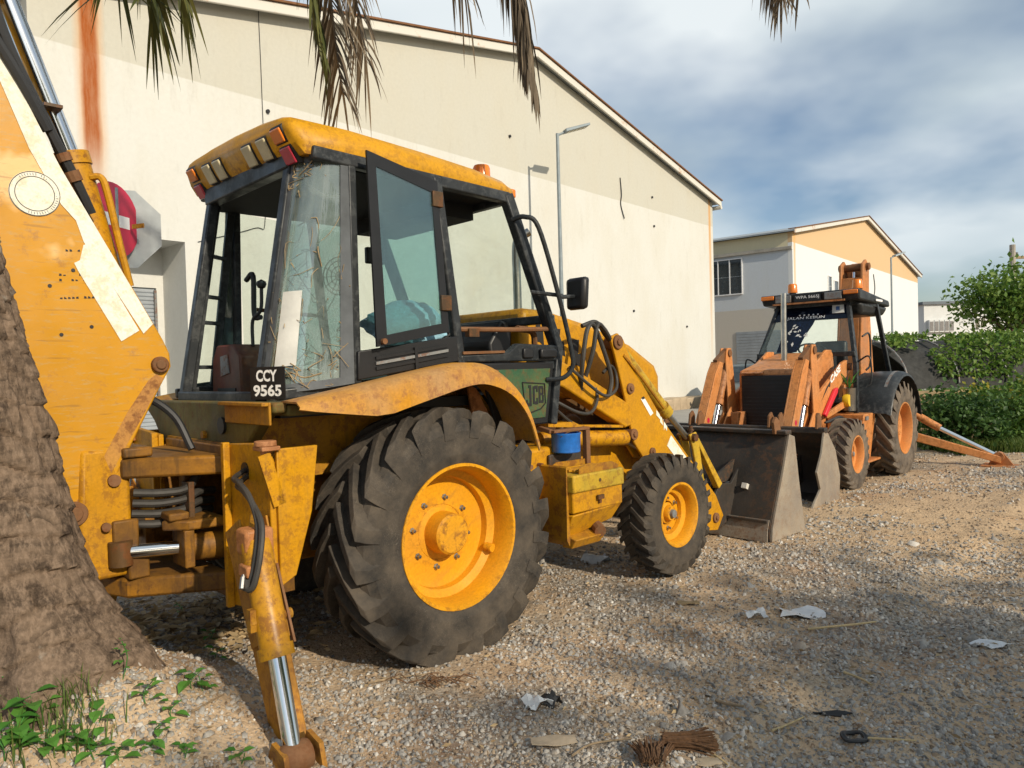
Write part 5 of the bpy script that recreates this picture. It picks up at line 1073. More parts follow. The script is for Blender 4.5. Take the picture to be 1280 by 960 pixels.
for s_ in (-1, 1):
    y = s_*.57
    ar = MB()
    for dy in (-.04, .04):
        ar.py([(2.06, 1.86), (2.18, 1.86), (2.22, 1.70), (2.16, 1.0), (2.30, .84), (2.95, .36), (3.02, .24), (2.95, .16), (2.80, .22), (2.10, .74), (1.94, .90), (1.96, 1.3)], y + dy - .012, y + dy + .012)
    arm = ar.build('loader_arm', OP, K, bevel=.006)
    MB().py([(.72, 1.56), (.80, 1.66), (1.0, 1.62), (2.10, 1.14), (2.10, .86), (1.96, .86), (1.0, 1.36), (.76, 1.46)], y - .026, y + .026).build('arm_beam', OP, arm, bevel=.012)
    MB().py([(.95, 1.80), (1.15, 1.80), (2.0, 1.42), (2.0, 1.22), (.95, 1.66)], y - s_*.16 - .02, y - s_*.16 + .02).build('side_panel', OP, arm, bevel=.01)
    if s_ > 0:
        text('logo', 'CASE', 'letter_white', arm, (1.50, y + .028, 1.335), (-1, 0, .45), (.12, 0, 1), .42, .10, .002, .04)
        MB().py([(1.83, 1.13), (1.58, 1.31), (1.52, 1.30), (1.50, 1.38), (1.66, 1.29)], y + .0265, y + .0285).build('logo_swoosh', 'letter_black', arm, smooth=None)
        MB().py([(1.78, .92), (1.84, .96), (1.44, 1.27), (1.34, 1.29), (1.36, 1.22)], y + .03, y + .075).build('safety_bar', 'red_plastic', arm, bevel=.01)
        MB().py([(1.1, 1.0), (1.75, .90), (1.75, .97), (1.1, 1.09)], y + .03, y + .07).build('arm_lock', OP, arm, bevel=.008)
    for (x, z, r_) in ((2.12, 1.79, .05), (2.08, .95, .045), (2.90, .28, .045), (.80, 1.56, .05)): MB().cyl((x, y - .07, z), (x, y + .07, z), r_, 14).build('pivot_pin', 'rusty_iron', arm)
    # bell-crank link and bucket ram
    lk = MB()
    for dy in (-.055, .055): lk.py([(2.32, 1.66), (2.42, 1.68), (2.55, 1.52), (2.98, .72), (3.02, .50), (2.92, .48), (2.78, .72), (2.42, 1.40)], y + dy - .011, y + dy + .011)
    lk.py([(2.42, 1.68), (2.55, 1.52), (2.98, .72), (2.94, .70), (2.50, 1.50), (2.38, 1.64)], y - .044, y + .044)
    lko = lk.build('tilt_link', OP, K, bevel=.005); MB().cyl((2.78, y - .068, .92), (2.78, y + .068, .92), .035, 12).build('red_cap', 'sign_red', lko)
    MB().py([(2.06, 1.74), (2.12, 1.86), (2.44, 1.70), (2.40, 1.58)], y - .03, y + .03).build('top_link', 'rusty_iron', lko)
    rm = MB().cyl((2.14, y, 1.60), (2.34, y, 1.14), .050, 16).cyl((2.33, y, 1.17), (2.36, y, 1.10), .058, 16).build('bucket_ram', OW, K); MB().cyl((2.35, y, 1.12), (2.62, y, .55), .032, 14).build('rod', 'chrome', rm)
# bucket, mouth to the front
sp = [(2.62, .02), (3.50, .0), (3.38, .10), (3.20, .22), (3.30, .42), (3.14, .62), (3.06, .84), (2.98, .86), (2.72, .62), (2.58, .30)]
back = [(3.50, .0), (2.95, .0), (2.68, .06), (2.58, .22), (2.60, .42), (2.74, .64), (2.98, .84)]
cb = MB().sheet([[(x, y, z) for x, z in back] for y in np.linspace(-1.04, 1.04, 7)], .025).build('loader_bucket', 'steel_dark', K, smooth=35)
for s_ in (-1, 1): MB().py(sp, s_*1.055 - .013, s_*1.055 + .013).build('side_plate', 'bucket_side', cb, bevel=.004)
MB().beam((3.0, -1.07, .86), (3.0, 1.07, .86), .10, .07).build('top_rail', 'steel_dark', cb, bevel=.012)
for y in (-.62, -.50, .42, .54, -.98, .98): MB().py([(2.94, .88), (2.93, 1.00), (2.98, 1.06), (3.05, 1.02), (3.08, .88)], y - .014, y + .014).build('bucket_ear', 'rusty_iron', cb, bevel=.006)
for y in (-.63, -.51, .51, .63): MB().py([(2.86, .20), (2.86, .36), (2.64, .60), (2.56, .5), (2.56, .2)], y - .014, y + .014).build('hinge_ear', 'steel_dark', cb)
# cab
kf = MB()
for s_ in (-1, 1):
    kf.beam((.88, s_*.72, .92), (.84, s_*.71, 1.62), .06, .07, (1, 0, 0)); kf.beam((.84, s_*.71, 1.60), (.46, s_*.50, 2.50), .055, .08, (1, 0, 0))
    kf.beam((-.62, s_*.74, 1.36), (-.18, s_*.68, 2.48), .06, .06, (1, 0, 0)); kf.tube(bent([(-.60, s_*.74, 1.40), (-.55, s_*.74, 1.22), (-.3, s_*.72, 1.12), (.1, s_*.70, 1.10)]), .035, 8)
    kf.beam((-.20, s_*.68, 2.45), (.48, s_*.50, 2.47), .06, .06)
kf.beam((.83, -.70, 1.74), (.83, .70, 1.74), .06, .07); kf.beam((.47, -.5, 2.48), (.47, .5, 2.48), .06, .07)
cabk = kf.build('cab_frame', 'black_paint', K, bevel=.008)
rk = MB().hexa([(-.68, -.74, 2.44), (.60, -.70, 2.50), (.60, .70, 2.50), (-.68, .74, 2.44)], [(-.70, -.72, 2.54), (.66, -.72, 2.655), (.66, .72, 2.655), (-.70, .72, 2.54)]).build('roof', 'black_paint', K, bevel=.025)
MB().hexa([(-.55, -.68, 2.30), (.25, -.60, 2.30), (.25, .60, 2.30), (-.55, .68, 2.30)], [(-.66, -.73, 2.437), (.42, -.66, 2.475), (.42, .66, 2.475), (-.66, .73, 2.437)]).build('roof_lining', 'black_paint', rk, bevel=.05)
for y in (-.36, .36): MB().box(.655, .672, y - .12, y + .12, 2.525, 2.63).build('work_lamp', 'grey_metal', rk, bevel=.008)
for y in (-.60, .60): MB().box(.655, .675, y - .10, y + .10, 2.58, 2.64).build('indicator_lamp', 'lens_orange', rk, bevel=.01)
pk = MB().box(.664, .672, -.19, .19, 2.525, 2.635).build('number_plate', 'plate_black', rk, smooth=None)
text('number', 'WPA 5665J', 'letter_white', pk, (.672, -.17, 2.555), (0, 1, 0), (0, 0, 1), .34, .055, .002, .01)
MB().beam((.66, -.52, 2.505), (.66, .52, 2.505), .02, .025).build('trim_strip', 'orange_worn', rk)
for (x, y) in ((.50, -.28), (.30, .58)):
    bb = MB().cyl((x, y, 2.63), (x, y, 2.68), .05, 14).build('beacon', 'black_rubber', rk); MB().lathe([(0, .135), (.055, .132), (.064, .118), (.070, .01), (.070, 0)], (x, y, 2.678), 20, 'z').build('lens', 'lens_orange', bb)
MB().box(-.30, .0, .735, .742, 2.50, 2.53).build('roof_sticker', 'letter_white', rk)
def wsq(y0, y1, t0, t1, d):   # point on windscreen plane
    f = lambda y, t: (.855 - .385*t + d, y*(1 - .28*t), 1.77 + .70*t)
    return [f(y0, t0), f(y1, t0), f(y1, t1), f(y0, t1)]
ws = MB().prism(wsq(-.66, .66, 0, 1, 0), wsq(-.66, .66, 0, 1, .006)).build('windscreen', 'glass_clear', cabk, smooth=None)
MB().prism(wsq(-.66, .66, .68, 1, .008), wsq(-.66, .66, .68, 1, .012)).build('sun_strip', 'glass_navy', ws, smooth=None)
def on_ws(y, t, d=.014): return V3((.855 - .385*t + d, y*(1-.28*t), 1.77 + .70*t))
wx = Vector((0, 1, 0)); wz = Vector((-.385, 0, .70)).normalized()
text('strip_lettering', 'JALAN KEBUN', 'letter_white', ws, on_ws(-.42, .70), wx, wz, .55, .055, .001)
for i in range(5): p = on_ws(-.20 + i*.085, .80); disc(MB(), p, wx.cross(wz), wx, wz, .014, .001, 5).build('star', 'letter_white', ws, smooth=None)
q = [on_ws(.40, .80), on_ws(.62, .80), on_ws(.62, .98), on_ws(.40, .98)]; MB().prism(q, [p + Vector((.002, 0, .001)) for p in q]).build('permit_sticker', 'paper_white', ws, smooth=None)
q = [on_ws(.47, .86, .018), on_ws(.54, .86, .018), on_ws(.54, .94, .018), on_ws(.47, .94, .018)]; MB().add(q, [(0, 1, 2, 3)]).build('permit_mark', 'awning_blue', ws, smooth=None)
# tinted figure patch (torn film) on the glass
MB().prism([on_ws(-.40, .02, .008), on_ws(-.10, .02, .008), on_ws(-.02, .36, .008), on_ws(.08, .60, .008), on_ws(.10, .68, .008), on_ws(-.40, .68, .008)], [on_ws(-.40, .02, .011), on_ws(-.10, .02, .011), on_ws(-.02, .36, .011), on_ws(.08, .60, .011), on_ws(.10, .68, .011), on_ws(-.40, .68, .011)]).build('film_patch', 'glass_navy', ws, smooth=None)
rv = random.Random(8)
for i in range(16):
    p = on_ws(rv.uniform(-.32, .02), rv.uniform(.14, .60), .0125); a = rv.uniform(0, 6); d1 = (wx*math.cos(a) + wz*math.sin(a))*rv.uniform(.02, .045); d2 = wx.cross(wz).cross(d1)*.5
    MB().add([p - d1, p + d2, p + d1*.8, p - d2*.7], [(0, 1, 2, 3)]).build('film_print', 'paper_white', ws, smooth=None)
sw = MB(); cx = Vector((.50, .0, 1.80)); ax = Vector((-.5, 0, .86)).normalized(); u = Vector((0, 1, 0)); w = ax.cross(u)
sw.tube([cx + (u*math.cos(a) + w*math.sin(a))*.20 for a in np.linspace(0, 2*math.pi, 25)], .014, 7, False).tube([cx, cx + Vector((.2, 0, -.4))], .03, 7)
for a in (.5, 2.6, 4.7): sw.tube([cx, cx + (u*math.cos(a) + w*math.sin(a))*.20], .010, 6)
sw.build('steering_wheel', 'plate_black', cabk)
MB().box(-.65, .85, -.66, .66, .98, 1.06).build('cab_floor', 'plate_black', cabk); MB().box(.66, .84, -.40, .40, 1.06, 1.72).build('dashboard', 'plate_black', cabk, bevel=.02)
se = MB().box(-.25, .20, -.25, .25, 1.32, 1.45).box(-.15, .1, -.15, .15, 1.06, 1.32).build('seat', 'plate_black', cabk, bevel=.03); MB().box(-.32, -.20, -.24, .24, 1.42, 1.95).build('backrest', 'plate_black', se, bevel=.04)
fan = MB(); fc = Vector((.62, -.26, 2.05)); u = Vector((0, 1, 0))
for rr in (.04, .08, .11): fan.tube([fc + (u*math.cos(a) + UZ*math.sin(a))*rr for a in np.linspace(0, 2*math.pi, 21)], .005, 5, False)
for k in range(10): a = k*math.pi/5; fan.tube([fc, fc + (u*math.cos(a) + UZ*math.sin(a))*.11], .004, 4)
fan.build('cab_fan', 'plate_black', cabk)
for s_ in (-1, 1):
    MB().tube(bent([(.80, s_*.72, 1.62), (.82, s_*.86, 1.70), (.82, s_*.90, 1.60), (.82, s_*.90, 1.35), (.84, s_*.84, 1.28)]), .012, 8).build('grab_rail', 'black_paint', cabk)
    MB().tube(bent([(.52, s_*.70, 1.98), (.40, s_*.76, 2.0), (.38, s_*.76, 1.6), (.44, s_*.72, 1.5)]), .014, 8).build('door_rail', 'black_paint', cabk)
    # fender arc
    pts = [(0 + .80*math.cos(a), .66 + .80*math.sin(a)) for a in np.linspace(R(18), R(168), 16)]
    fd = MB().sheet([[(x, s_*.58, z - .02), (x, s_*.80, z + .004), (x, s_*1.06, z), (x, s_*1.115, z - .03), (x*.985, s_*1.12, .66 + (z-.66)*.93)] for x, z in pts], -.012*s_).build('fender', 'black_paint', K, smooth=45)
    MB().py(pts + [(-.5, .7), (.6, .7)], s_*.575 - .006, s_*.575 + .006).build('arch_plate', 'black_paint', fd, smooth=None)
    MB().sheet([[(x*1.004, s_*.98, .66 + (z-.66)*1.006), (x*1.004, s_*1.02, .66 + (z-.66)*1.006)] for x, z in pts[3:12]], -.012*s_).build('fender_rib', 'grey_metal', fd, smooth=45)
    # step tank
    tk = MB().hexa([(.70, s_*.42, .30), (1.18, s_*.42, .30), (1.18, s_*.84, .30), (.70, s_*.84, .30)], [(.66, s_*.42, .92), (1.14, s_*.42, .92), (1.14, s_*.90, .92), (.66, s_*.90, .92)]).build('step_tank', OP, K, bevel=.012)
    MB().box(.60, 1.22, s_*.80 - .14, s_*.80 + .14, .27, .30).build('step_tread', OW, tk, bevel=.006); MB().box(1.0, 1.10, s_*.905 - .01, s_*.905 + .01, .84, .89).build('latch', 'grey_metal', tk)
    # stabiliser splayed out to the side
    fr = MB().box(-1.05, -.98, s_*.35 - .30, s_*.35 + .30, .45, 1.25).build('rear_frame_plate', OW, K, bevel=.01)
    lg = MB().beam((-1.12, s_*.60, .52), (-1.45, s_*2.02, .10), .14, .14, (0, 0, 1), .10, .10).build('stabiliser_leg', OP, K, bevel=.01)
    rm = MB().cyl((-1.12, s_*.62, .98), (-1.28, s_*1.25, .56), .058, 14).build('stabiliser_ram', OP, K); MB().cyl((-1.28, s_*1.25, .56), (-1.46, s_*1.96, .16), .034, 12).build('rod', 'chrome', rm)
    MB().lathe([(0, -.06), (.07, -.06), (.07, .06), (0, .06)], (-1.46, s_*1.99, .15), 14, 'x').build('rod_eye', OW, rm)
    ft = MB().box(-1.66, -1.22, s_*2.0 - .22, s_*2.0 + .22, .0, .025).build('foot_pad', OW, lg); MB().px([(s_*1.85, .025), (s_*2.18, .025), (s_*2.05, .20), (s_*1.95, .20)], -1.47, -1.44).build('foot_ear', OW, ft)
# cables under the arm, backhoe behind the cab
for k in range(4): MB().tube(bent([(1.0 + .1*k, .62, .88), (1.3, .72 + .02*k, .84 - .03*k), (1.6, .74, .92 - .02*k), (1.9, .66, .86)]), .014, 6).build('hose', 'black_rubber', K)
MB().lathe([(0, -.04), (.08, -.04), (.09, 0), (.08, .04), (0, .04)], (1.06, .66, 1.10), 16, 'y').build('filler_cap', 'yellow_plastic', K)
kp = MB().box(-1.40, -1.05, -.22, .22, .50, 1.15).build('king_post', OW, K, bevel=.02)
bm_ = MB()
for y in (-.17, .17): bm_.py([(-1.22, .80), (-1.05, 1.2), (-1.06, 1.9), (-1.20, 2.75), (-1.24, 3.22), (-1.40, 3.30), (-1.55, 3.20), (-1.52, 2.7), (-1.42, 1.9), (-1.48, 1.1), (-1.40, .80)], y - .02, y + .02)
bm_.py([(-1.06, 1.9), (-1.20, 2.75), (-1.24, 3.0), (-1.30, 3.0), (-1.26, 2.7), (-1.12, 1.9), (-1.12, 1.2), (-1.06, 1.2)], -.149, .149)
bo = bm_.build('boom', OW, K, bevel=.01)
for (x, z) in ((-1.40, 3.18), (-1.30, .92)): MB().cyl((x, -.24, z), (x, .24, z), .06, 14).build('pivot_pin', 'rusty_iron', bo)
rb = MB().cyl((-1.30, 0, 1.9), (-1.36, 0, 2.75), .07, 14).build('dipper_ram', OW, K); MB().cyl((-1.36, 0, 2.75), (-1.40, 0, 3.1), .04, 12).build('rod', 'chrome', rb)
MB().beam((-1.52, 0, 3.25), (-1.95, 0, 1.25), .24, .30, (1, 0, 0), .18, .2).build('dipper', OP, K, bevel=.012)
MB().py([(-1.80, 1.35), (-2.1, 1.3), (-2.35, 1.0), (-2.2, .62), (-1.9, .50), (-1.75, .58), (-2.0, .8), (-1.95, 1.05)], -.30, .30).build('digging_bucket', 'steel_dark', K, bevel=.01)
# plant in a metal can standing on the step
pp_ = empty('potted_plant', (4.791, 11.246, -.075), case.rotation_euler.z, 'green seedling in a grey can beside the orange cab', 'plant')
MB().lathe([(0, .0), (.085, .0), (.095, .30), (.10, .31), (.085, .31), (.08, .02), (0, .02)], (.98, .66, .96), 18, 'z').build('pot', 'dull_chrome', pp_)
lv = MB(); rv = random.Random(4)
for k in range(13):
    a = rv.uniform(0, 6.28); l_ = rv.uniform(.14, .40); b = Vector((.98, .66, 1.25)); d1 = Vector((math.cos(a)*.45, math.sin(a)*.45, 1)).normalized(); sd_ = d1.cross(UZ).normalized()*.018
    lv.add([b, b + d1*l_*.5 + sd_, b + d1*l_ + Vector((math.cos(a), math.sin(a), -.4))*.06, b + d1*l_*.5 - sd_], [(0, 1, 2, 3)])
lv.build('foliage', 'plant_green', pp_, smooth=None)

# ------------------------------------------------------------------ palm with hanging fronds
pt = empty('palm_tree', (-1.90, 3.05, 0), 0, 'coconut palm leaning over the left edge with ringed brown trunk', 'palm tree')
tp = [(0, 0, -.15, .50), (-.03, 0, .04, .435), (-.07, .0, .20, .375), (-.12, .0, .45, .335), (-.165, 0, .70, .325), (-.27, 0, 1.2, .285), (-.40, .0, 1.7, .262), (-.52, .0, 2.2, .245), (-.68, .05, 3.0, .225), (-.92, .15, 4.4, .20), (-1.12, .25, 5.9, .18), (-1.18, .3, 6.5, .17)]
PS = .744; tp = [((t[0] - 2.42)*PS + 1.80, t[1]*PS, 1.584 + PS*(t[2] - 1.584) if t[2] < 3 else 1.584 + PS*1.416 + (t[2] - 3)*1.0, t[3]*PS) for t in tp]
tp = [(t[0] - float(np.interp(t[2], [.45, .8, 1.15, 1.7], [0, .07, .085, .015])), *t[1:]) for t in tp]; tz = np.array([t[2] for t in tp]); rows = []; rp = np.random.default_rng(2); nseg = 110
for z in np.concatenate([np.arange(.20, 2.6, .012), np.arange(2.6, 3.0, .03), np.arange(3.0, 6.1, .08)]):
    x0 = np.interp(z, tz, [t[0] for t in tp]); y0 = np.interp(z, tz, [t[1] for t in tp]); r0 = np.interp(z, tz, [t[3] for t in tp]); row = []
    ringp = (z*8.0 + .5*math.sin(z*2.9)) % 1.0
    for k in range(nseg + 1):
        a = 2*math.pi*(k % nseg)/nseg
        rg = (z*8.0 + .5*math.sin(z*2.9) + .9*float(vnoise(a*1.3, z*2.0, 1.0, 3)) + .25*math.sin(a*2 + z)) % 1.0
        step = (.012*(1-rg) - (.016 if rg < .14 else 0))*(.4 + 1.1*float(vnoise(a*2.1, z*5, 1.0, 10)))
        nse = .028*(vnoise(a*3.1, z*4.0, 1.0, 4) - .5) + .026*(vnoise(a*9, z*9, 1.0, 6) - .5)+ .016*(vnoise(a*20, z*5, 1.0, 7) - .5) + .010*(vnoise(a*42, z*26, 1.0, 8) - .5)
        flare = .05*max(0, .75-z)*math.sin(a*5 + 1) + .03*max(0, .75-z)*math.sin(a*9)
        rr = r0 + step + float(nse) + flare; row.append((x0 + rr*math.cos(a), y0 + rr*math.sin(a), z))
    rows.append(row)
MB().grid(rows).build('trunk', 'palm_bark', pt, smooth=70)
def frond(parent, pts, n_leaf, llen, mat, seed, hang=.8, width=.016, name='frond', spread=.55, tip=.35):
    rr = np.random.default_rng(seed); C = bent(pts, 10); m = MB(); m.tube(C, [.028*(1 - i/len(C)) + .004 for i in range(len(C))], 6)
    N_ = len(C)
    for i in range(n_leaf):
        t = .12 + .88*i/(n_leaf-1); f = t*(N_-1); a = int(min(f, N_-2)); p = C[a].lerp(C[a+1], f-a); d = (C[a+1]-C[a]).normalized()
        s0 = d.cross(UZ); s0 = s0.normalized() if s0.length > 1e-3 else Vector((1, 0, 0))
        for sd in (-1, 1):
            L = llen*(.55 + .9*math.sin(math.pi*min(.97, .12 + t*.80)))*(.75 + .4*rr.random())*(1 - tip*max(0, t-.8)/.2)
            d0 = (s0*sd*spread + d*(.65 + .3*rr.random()) + Vector((rr.normal()*.12, rr.normal()*.12, rr.normal()*.08))).normalized()
            w0 = d0.cross(UZ); w0 = w0.normalized()*width*(.6 + .6*rr.random()) if w0.length > .05 else Vector((1, 0, 0))*width
            v = []; q = p.copy(); dd = d0.copy(); hg = hang*(.7 + .6*rr.random())
            tw = rr.normal()*.9
            for j in range(5):
                k = j/4; ww = w0*(.55 + .9*k - 1.35*k*k) if j < 4 else w0*.04
                ww = Matrix.Rotation(tw*k, 3, dd) @ ww; v += [q - ww, q + ww]
                dd = (dd + Vector((0, 0, -hg*.45))).normalized(); q = q + dd*L/4
            m.add(v, [(2*j, 2*j+1, 2*j+3, 2*j+2) for j in range(4)])
    return m.build(name, mat, parent, smooth=None, normals=False)
crown = Vector((tp[-1][0], tp[-1][1], 6.1))
W0 = Vector((-1.90, 3.05, 0))
def fr_w(pts, *a, **k): return frond(pt, [V3(p) - W0 for p in pts], *a, **k)
top = crown + W0
# fronds that reach into the picture
fr_w([top, top + Vector((.45, .1, .35)), (-2.3, 4.0, 5.9), (-2.16, 4.38, 4.7), (-2.08, 4.44, 3.80)], 120, .58, 'frond_green', 3, .22, .018, spread=1.7, tip=-.5)
fr_w([top, top + Vector((.8, .2, .55)), (-1.8, 4.1, 6.1), (-1.16, 4.4, 4.8), (-.98, 4.5, 3.30)], 170, .56, 'frond_dead', 4, .45, .012, spread=1.0, tip=-.1)
fr_w([top, top + Vector((.7, .2, .55)), (-2.0, 4.0, 6.2), (-1.35, 4.35, 5.1), (-1.06, 4.42, 3.48)], 140, .55, 'frond_green', 14, .45, .012, spread=1.0)
fr_w([top, top + Vector((.7, .3, .5)), (-2.0, 4.1, 6.1), (-1.32, 4.45, 5.0), (-1.10, 4.52, 3.62)], 80, .45, 'frond_green', 24, .7, .014, spread=.5)
fr_w([top, top + Vector((1.0, .1, .9)), (-1.6, 4.0, 6.7), (-.35, 4.4, 5.6), (.08, 4.48, 4.1), (.19, 4.46, 3.26)], 190, .46, 'frond_dead', 5, 1.2, .012, spread=.30)
fr_w([top, top + Vector((1.0, .1, .9)), (-1.6, 4.0, 6.6), (-.4, 4.4, 5.4), (.05, 4.5, 4.0), (.13, 4.5, 3.42)], 150, .42, 'frond_dead', 25, 1.2, .012, spread=.28)
fr_w([top, top + Vector((1.0, .3, .8)), (-1.8, 4.2, 6.6), (-.7, 4.7, 5.6), (-.22, 4.8, 3.98)], 90, .60, 'frond_dead', 15, .6, .010, spread=1.1, tip=-.1)
fr_w([top, top + Vector((1.2, -.1, 1.0)), (-.9, 4.1, 6.9), (.8, 4.3, 5.9), (1.50, 4.35, 4.5), (1.64, 4.36, 3.74)], 150, .52, 'frond_dead', 6, .6, .011, spread=1.0)
fr_w([top, top + Vector((.5, .2, .4)), (-2.2, 4.1, 5.9), (-2.02, 4.42, 4.7), (-1.92, 4.48, 3.88)], 110, .52, 'frond_green', 33, .25, .014, spread=1.5, tip=-.4)
fr_w([top, top + Vector((.6, .1, .4)), (-2.4, 4.0, 6.0), (-2.30, 4.42, 4.8), (-2.30, 4.46, 3.98)], 100, .50, 'frond_green', 34, .25, .014, spread=1.5, tip=-.4)
fr_w([top, top + Vector((.8, .2, .55)), (-1.8, 4.1, 6.1), (-1.05, 4.45, 4.8), (-.84, 4.55, 3.50)], 130, .50, 'frond_dead', 35, .5, .010, spread=1.0, tip=-.1)
fr_w([top, top + Vector((1.2, -.1, 1.0)), (-.9, 4.1, 6.9), (.8, 4.3, 5.9), (1.56, 4.38, 4.5), (1.76, 4.40, 3.80)], 120, .46, 'frond_dead', 36, .6, .009, spread=1.1)
for k, (dx, dy, up) in enumerate(((-2.0, .5, .9), (-1.6, -1.4, 1.1), (-.2, -2.2, 1.0), (1.2, -1.7, 1.3), (-1.4, 1.6, 1.2), (.2, 2.4, 1.2), (1.8, 1.6, 1.4), (-.4, .3, 2.2))):
    e1 = top + Vector((dx*.5, dy*.5, up)); e2 = top + Vector((dx, dy, up*.9)); e3 = top + Vector((dx*1.5, dy*1.5, up*.1 - .3 if dy < 1 else up*.7)); e4 = top + Vector((dx*1.75, dy*1.75, -1.3 if dy < 1 else .2))
    fr_w([top, e1, e2, e3, e4], 46, .62, 'frond_green', 20 + k, .6, .02, spread=.8)
for k in range(5): 
    a = k*1.26; c = crown + Vector((math.cos(a)*.24, math.sin(a)*.24, -.18)); MB().lathe([(0, .13), (.07, .11), (.11, .02), (.09, -.08), (0, -.13)], c, 12, 'z').build('coconut', 'frond_green', pt)

# ------------------------------------------------------------------ broadleaf trees
def tree(name, label, base, h, crown_c, radii, nclump, per, spread, size, mat, seed, trunk_r=.12, group=None, limbs=7, cat='tree', hollow=.35):
    rng = np.random.default_rng(seed); r = empty(name, base, 0, label, cat, group); m = MB(); rv = random.Random(seed)
    cc = V3(crown_c); m.tube(bent([(0, 0, -.1), (rv.uniform(-.1, .1), rv.uniform(-.1, .1), h*.35), (cc.x*.6, cc.y*.6, h*.7), (cc.x, cc.y, cc.z)], 4), [trunk_r*(1 - .75*i/12) for i in range(13)], 8)
    cl, pts = clumped(crown_c, radii, nclump, per, spread, rng, hollow)
    for k in range(limbs):
        q = V3(cl[k]); a = Vector((cc.x*.7, cc.y*.7, h*rv.uniform(.5, .8))); m.tube(bent([a, a.lerp(q, .5) + Vector((0, 0, .1)), q], 4), [trunk_r*.4*(1 - .85*i/8) + .004 for i in range(9)], 5)
    m.build('trunk', 'palm_bark', r); leaves('crown', pts, size, mat, r, rng=rng); return r
tree('leafy_tree', 'round-crowned leafy tree at the right edge behind the hedge', (17.9, 26, -.25), 3.4, (0, 0, 3.75), (1.85, 1.8, 1.30), 110, 50, .27, .17, 'leaf_light', 31, .13, hollow=.15)
tree('leafy_tree', 'small yellow-green tree at the foot of the orange gable', (27.2, 46.5, -.5), 1.8, (0, 0, 2.3), (1.5, 1.3, .95), 60, 60, .24, .22, 'leaf_light', 32, .10)
for k, (x, y, rx, rz) in enumerate(((30.5, 44, 1.3, .8), (33.5, 46, 1.6, 1.0), (36, 42, 1.4, .9))):
    tree('shrub', ['tall thin shrub far behind the netted tunnel, leftmost of three', 'bushy shrub far behind the netted tunnel, middle of three', 'low shrub far behind the netted tunnel, rightmost of three'][k], (x, y, -.5), 1.2, (0, 0, 1.4), (rx, 1.0, rz), 40, 45, .22, .2, 'leaf_mid', 40 + k, .06, 'far shrubs', 4, 'shrub')

# shade trees behind the photographer, whose shadow lies over the near gravel
for k, (x, y, hh, rx, ry, rz) in enumerate(SHADE):
    tree('leafy_tree', ['tall leafy tree behind the camera shading the near gravel', 'second leafy tree behind the camera, further right', 'third leafy tree behind the camera, furthest right', 'leafy tree behind the camera, furthest left'][k], (x, y, 0), hh*.7, (0, 0, hh), (rx, ry, rz), 150, 30, .42, .30, 'leaf_mid', 50 + k, .22)

# ------------------------------------------------------------------ hedge, netted tunnel, verge
def bush(name, label, c, radii, nclump, per, size, mat, seed, group='bushes of the hedge', cat='bush'):
    rng = np.random.default_rng(seed); zb = float(gz(c[0], c[1], False)); r = empty(name, (c[0], c[1], zb), 0, label, cat, group)
    cl, pts = clumped((0, 0, radii[2]*.75), radii, nclump, per, .16, rng, .25); pts = pts[pts[:, 2] > 0.0]
    m = MB()
    for k in range(8): q = V3(cl[k]); q.z = max(q.z, .3); m.tube(bent([(q.x*.15, q.y*.15, -.05), (q.x*.6, q.y*.6, q.z*.6), q], 3), [.02, .018, .015, .012, .009, .006, .004], 5)
    m.build('stem', 'twig', r); leaves('foliage', pts, size, mat, r, rng=rng); return r
HB = [((8.15, 13.4), (.8, .7, .62), 'leaf_dark', 'dark bush at the left end of the hedge, next to the big wheel'), ((9.25, 13.9), (.9, .75, .66), 'leaf_mid', 'dense mid-green bush in the middle of the hedge'), ((10.5, 14.7), (.9, .75, .66), 'leaf_light', 'brighter green bush right of the dense one in the hedge'),
      ((11.7, 15.4), (.9, .8, .62), 'leaf_mid', 'bush under the netted shelter at the right edge'), ((10.9, 15.3), (.6, .5, .75), 'leaf_light', 'tall pale bush topped with creeper in the hedge'), ((12.9, 16.6), (1.0, .8, .9), 'leaf_dark', 'bush furthest right, partly out of frame')]
for k, (c, rd, mt, lb) in enumerate(HB): bush('hedge_bush', lb, c, rd, 95, 62, .085, mt, 60 + k)
bush('yellow_shrub', 'yellow-leaved shrub on top of the hedge', (10.1, 14.4), (.38, .3, .74), 20, 50, .10, 'leaf_yellow', 71, None, 'shrub')
bush('potted_croton', 'small yellow shrub at the left of the hedge top', (8.75, 13.75), (.22, .2, .78), 8, 40, .08, 'leaf_yellow', 72, None, 'shrub')
# netted tunnel: hoops, black net skin, timber sides
tn_ = empty('net_tunnel', (10.6, 17.4, -.08), R(12), 'black netted nursery tunnel overgrown with creeper behind the hedge', 'net tunnel')
rows = []
for i in range(15):
    x = -2.6 + i*.36; row = []
    for k in range(17):
        a = math.pi*k/16; w = 1.35 + .06*math.sin(i*1.7 + k); row.append((x + .05*math.sin(k*1.3), -w*math.cos(a), 1.0 + (1.0 + .05*math.sin(i*2.1 + k*.9))*math.sin(a)))
    rows.append(row)
MB().sheet(rows, .012).build('net_skin', 'netting', tn_, smooth=60)
for i in range(5): MB().tube([(-2.6 + i*1.26, -1.39*math.cos(a), 1.10 + 1.0*math.sin(a)) for a in np.linspace(0, math.pi, 17)], .022, 6).build('hoop', 'grey_metal', tn_)
for i in range(9): MB().box(-2.6 + i*.57, -2.08 + i*.57, -1.42, -1.37, .0, .92).build('side_board', 'timber', tn_, bevel=.004)
MB().box(-2.65, 2.5, -1.47, -1.425, .84, .96).build('top_board', 'timber', tn_, bevel=.006)
tn2 = empty('net_tunnel', (15.2, 21.5, -.2), R(8), 'second black netted tunnel at the far right edge, under the leafy tree', 'net tunnel')
